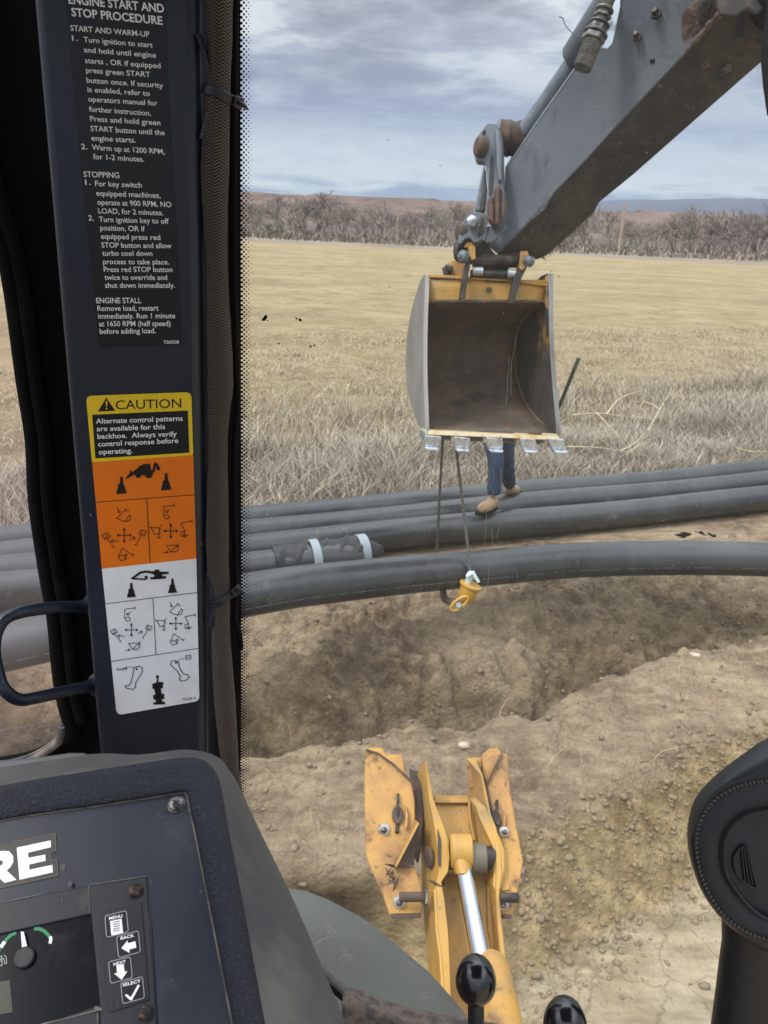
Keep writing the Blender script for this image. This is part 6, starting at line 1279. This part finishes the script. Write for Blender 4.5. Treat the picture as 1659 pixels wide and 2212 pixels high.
def screw(c, r_, m_, o_):
    mb = MB(); mb.lathe(c, nF, [(0, 0), (r_ * 1.18, 0), (r_ * 1.15, .0008), (r_, .0012), (r_ * .92, .0026), (r_ * .6, .0036), (r_ * .35, .0038), (0, .0038)], 28); s_ = mb.build('screw', m_, tco)
    mb = MB(); a = _r * math.cos(o_) + _u * math.sin(o_); b2 = nF.cross(a).normalized(); a = b2.cross(nF)
    for u1, u2 in ((a, b2), (b2, -a)): mb.plate([c + nF * (.0040 if u1 is a else .00405) + u1 * i * r_ * .5 + u2 * j * r_ * .12 for i, j in ((-1, -1), (1, -1), (1, 1), (-1, 1))], -nF * .0002)
    mb.build('cross_slot', M['ink'], s_, flat=True)
screw(fp(381, 1738, .0), .0058, M['screw'], .9); screw(f7(1340, 585, .0022), .0044, M['screw_dark'], .2); screw(f7(1434, 1795, .0022), .0044, M['screw_dark'], .5)
# pale scuffs
D = Dec(f7)
for x, y, rx, ry in ((622, 350, 26, 36), (690, 512, 22, 30), (617, 680, 8, 24), (935, 183, 8, 9), (778, 366, 8, 8), (1490, 490, 10, 14)): D.circ(x, y, rx, .0004 if y < 450 or x > 1400 else .0027, 0, ry, 14)
D.build('mud_splash', mat('dried_splash', srgb(86, 80, 76), .8), tco)

# --- levers
def knob(dx, dy, rx, ry, zc, label):
    c = W(dx, dy, zc); s = zc / FPX; a = ry * s; r_ = rx * s; axu = (_u * .96 + _f * .10 + Vector((0, 0, .1))).normalized()
    t_ = thing('control_lever', tuple(c - axu * .16), label, 'control lever', 'black control levers in front of the rear window')
    pr_ = [(0, -a)]
    for i in range(1, 24):
        th_ = math.pi * i / 24; h_ = -math.cos(th_) * a; sq = math.sin(th_) * r_ * (1 - .07 * math.cos(th_) * -1)
        pr_.append((max(sq, r_ * .40) if h_ < -a * .6 else sq, h_))
    pr_[0] = (0, -a); pr_.append((0, a)); mb = MB(); mb.lathe(c, axu, pr_, 48); mb.build('knob', M['gloss_black'], t_, angle=60)
    mb = MB(); mb.tube([c - axu * a * .85, c - axu * .10, c - axu * .16], r_ * .40, 28); mb.build('lever_shaft', M['plastic_black'], t_)
knob(1028, 2116, 44, 52, .62, 'left black ball knob control lever, the fully visible one')
knob(1221, 2212, 47, 57, .60, 'right black ball knob control lever, cut off by the bottom edge')

# --- pod at the right edge
def prs(P_, c=(1712, 1836), n=64):
    P = [Vector((x - c[0], y - c[1], 0)) for x, y in P_]; P = cr(P, 8, loop=True); A = sorted([(math.atan2(p.y, p.x), p.length) for p in P]); an = np.array([a[0] for a in A]); rr_ = np.array([a[1] for a in A])
    an = np.concatenate([an - 2 * math.pi, an, an + 2 * math.pi]); rr_ = np.tile(rr_, 3); return [(c[0] + math.cos(t_) * r__, c[1] + math.sin(t_) * r__) for t_ in (2 * math.pi * k / n for k in range(n)) for r__ in [float(np.interp(t_ if t_ < math.pi else t_ - 2 * math.pi, an, rr_))]]
outl = prs([(1659, 1594), (1605, 1629), (1556, 1666), (1517, 1703), (1495, 1739), (1485, 1788), (1486, 1828), (1495, 1870), (1517, 1928), (1556, 1983), (1599, 2020), (1659, 2059), (1740, 2085), (1830, 2060), (1900, 1960), (1925, 1820), (1890, 1690), (1820, 1600), (1740, 1572)])
sti = prs([(1659, 1687), (1623, 1690), (1581, 1704), (1544, 1727), (1523, 1754), (1511, 1779), (1505, 1806), (1505, 1843), (1514, 1888), (1536, 1938), (1575, 1988), (1640, 2024), (1730, 2040), (1810, 2010), (1870, 1930), (1890, 1830), (1860, 1740), (1800, 1695), (1720, 1684)])
inr = prs([(1659, 1754), (1617, 1762), (1587, 1782), (1568, 1812), (1564, 1852), (1571, 1892), (1593, 1928), (1623, 1962), (1659, 1986), (1730, 2000), (1790, 1970), (1830, 1900), (1830, 1820), (1790, 1770), (1720, 1750)])
PZ = .585
tpd = thing('control_pod', tuple(W(1700, 2300, .66)), 'black padded control pod with pale stitching on a thick stalk at the right edge', 'control pod')
wp = lambda p, d_: W(p[0], p[1], PZ + d_)
mb = MB(); mb.loft([[wp(p, .06) for p in outl], [wp(p, .03) for p in outl], [wp(lerp(outl[k], sti[k], .25), .010) for k in range(64)], [wp(lerp(outl[k], sti[k], .6), .001) for k in range(64)], [wp(lerp(outl[k], sti[k], .96), .0) for k in range(64)], [wp(sti[k], .0022) for k in range(64)]], 0, cap=False)
mb.build('padded_rim', M['leather'], tpd, angle=70)
top_ = [k for k in range(64)]
mb = MB(); mb.loft([[wp(sti[k], .0020) for k in range(64)], [wp(lerp(sti[k], inr[k], .1), .0) for k in range(64)], [wp(lerp(sti[k], inr[k], .8), .0035) for k in range(64)], [wp(inr[k], .004) for k in range(64)], [wp(inr[k], .009) for k in range(64)]], 0, cap=False); mb.build('inner_pad', M['leather'], tpd, angle=70)
mb = MB(); mb.tube([wp(p, .0015) for p in inr], .0016, 8, loop=True); mb.build('ring_trim', M['bezel'], tpd)
mb = MB(); mb.plate([wp(lerp(p, (1700, 1870), .02), .007) for p in inr], _f * .01); mb.build('centre_disc', M['plastic_black'], tpd, bevel=.001)
seg_ = [sti[k] for k in range(64)]; mb = MB(); sel = [p for p in seg_ if 1 or p[1] < 1860]
P_ = [wp(p, -.0002) for p in sel]; rq = 0
tot = 0
for i in range(len(P_)):
    a, b2 = P_[i], P_[(i + 1) % len(P_)]; m_ = max(1, int((b2 - a).length / .0030))
    for j in range(m_):
        p0 = a.lerp(b2, (j + .12) / m_); p1 = a.lerp(b2, (j + .82) / m_); off_ = (p1 - p0).normalized().cross(_f) * .0005
        mb.add([p0 + off_ - _f * .0004, p1 - off_ - _f * .0004, p1 + off_ * 1.5 - _f * .0004, p0 + off_ * 3 - _f * .0004], [(0, 1, 2, 3)])
        mb.add([p0 - off_ * 1.5 - _f * .0006, p1 - off_ * 3 - _f * .0006, p1 + off_ * .5 - _f * .0006, p0 + off_ * .8 - _f * .0006], [(0, 1, 2, 3)])
o_ = mb.build('stitching', M['stitch'], tpd, flat=True); o_['kind'] = 'stuff'
k5 = .3048; f5 = lambda x, y, d_: W(1434.4 + k5 * x, 1538 + k5 * y, PZ + d_)
gr = [(575, 945), (530, 975), (498, 1030), (496, 1090), (520, 1160), (560, 1205), (610, 1238), (655, 1248), (640, 1180), (615, 1070), (590, 960)]
mb = MB(); mb.tube(cr([f5(x, y, .0055) for x, y in gr], 3, loop=True), .0009, 6, loop=True); mb.build('grille_rim', M['bezel'], tpd)
mb = MB()
for i in range(3): mb.tube([f5(550 + 14 * i, 960, .006), f5(560 + 22 * i, 1090, .006), f5(575 + 26 * i, 1205 + 8 * i, .006)], .0008, 6)
mb.build('grille', M['bezel'], tpd)
mb = MB(); edge = [(1558, 1960, .62), (1559, 2026, .63), (1553, 2071, .64), (1546, 2130, .65), (1535, 2212, .66), (1520, 2400, .68)]
rings = []
for x, y, z in edge:
    wdt = 170; cx_ = x + wdt; rings.append([W(cx_ + wdt * math.copysign(abs(math.cos(a)) ** .55, math.cos(a)), y, z + .05 + .055 * math.copysign(abs(math.sin(a)) ** .55, math.sin(a))) for a in (2 * math.pi * k / 40 for k in range(40))])
mb.loft(rings, 0); mb.build('stalk', M['leather'], tpd, angle=70)

# --- dusty cowl outside below the window, and floor trim
E_ = [(560, 1898), (621, 1918), (662, 1925), (705, 1941), (743, 1961), (780, 1981), (813, 2003), (855, 2040), (889, 2068), (923, 2096), (954, 2130), (996, 2178), (1020, 2215), (1060, 2290), (1110, 2400)]
rings = []
for s_, dz in ((0.0, .16), (0.0, .0), (.015, -.012), (.05, -.03), (.14, -.06), (.35, -.10), (.7, -.12), (1.0, -.13)):
    rings.append([W(*(lerp(p, (560 + (p[0] - 560) * .15, 2420), s_)), 1.30 + dz) for p in E_])
mb = MB(); mb.loft(rings, 0, cap=False, closed=False); cw = mb.build('engine_cowl', M['cowl'], None, angle=60, base=tuple(W(750, 2300, 1.3))); tag(cw, 'dusty scratched grey rounded cowl outside below the window, left of the yellow frame', 'cowl')
mb = MB(); mb.plate([W(x, y, .82) for x, y in ((738, 2170), (758, 2166), (800, 2184), (860, 2204), (960, 2228), (1100, 2250), (1100, 2420), (738, 2420))], _f * .03); fm2 = mb.build('floor_mat', M['carpet'], None, bevel=.004, base=tuple(W(850, 2300, .82))); tag(fm2, 'brown fabric floor mat edge under the lower border of the rear window', 'floor mat')

# --- cab roof overhead, out of view, added to shade the interior
tr_ = thing('unseen_cab_roof', (0, -.4, 3.28), 'unseen dark cab roof panel added over the operator for shade', 'cab roof')
mb = MB(); mb.hexa([Vector((-.8, -.75, 3.3)), Vector((.8, -.75, 3.3)), Vector((.8, .6, 3.3)), Vector((-.8, .6, 3.3))], [Vector((-.8, -.75, 3.36)), Vector((.8, -.75, 3.36)), Vector((.8, .6, 3.36)), Vector((-.8, .6, 3.36))]); mb.build('shade_roof_panel', M['plastic_black'], tr_, bevel=.02)
for o in list(bpy.data.objects):
    if '_w' in o.keys(): del o['_w']
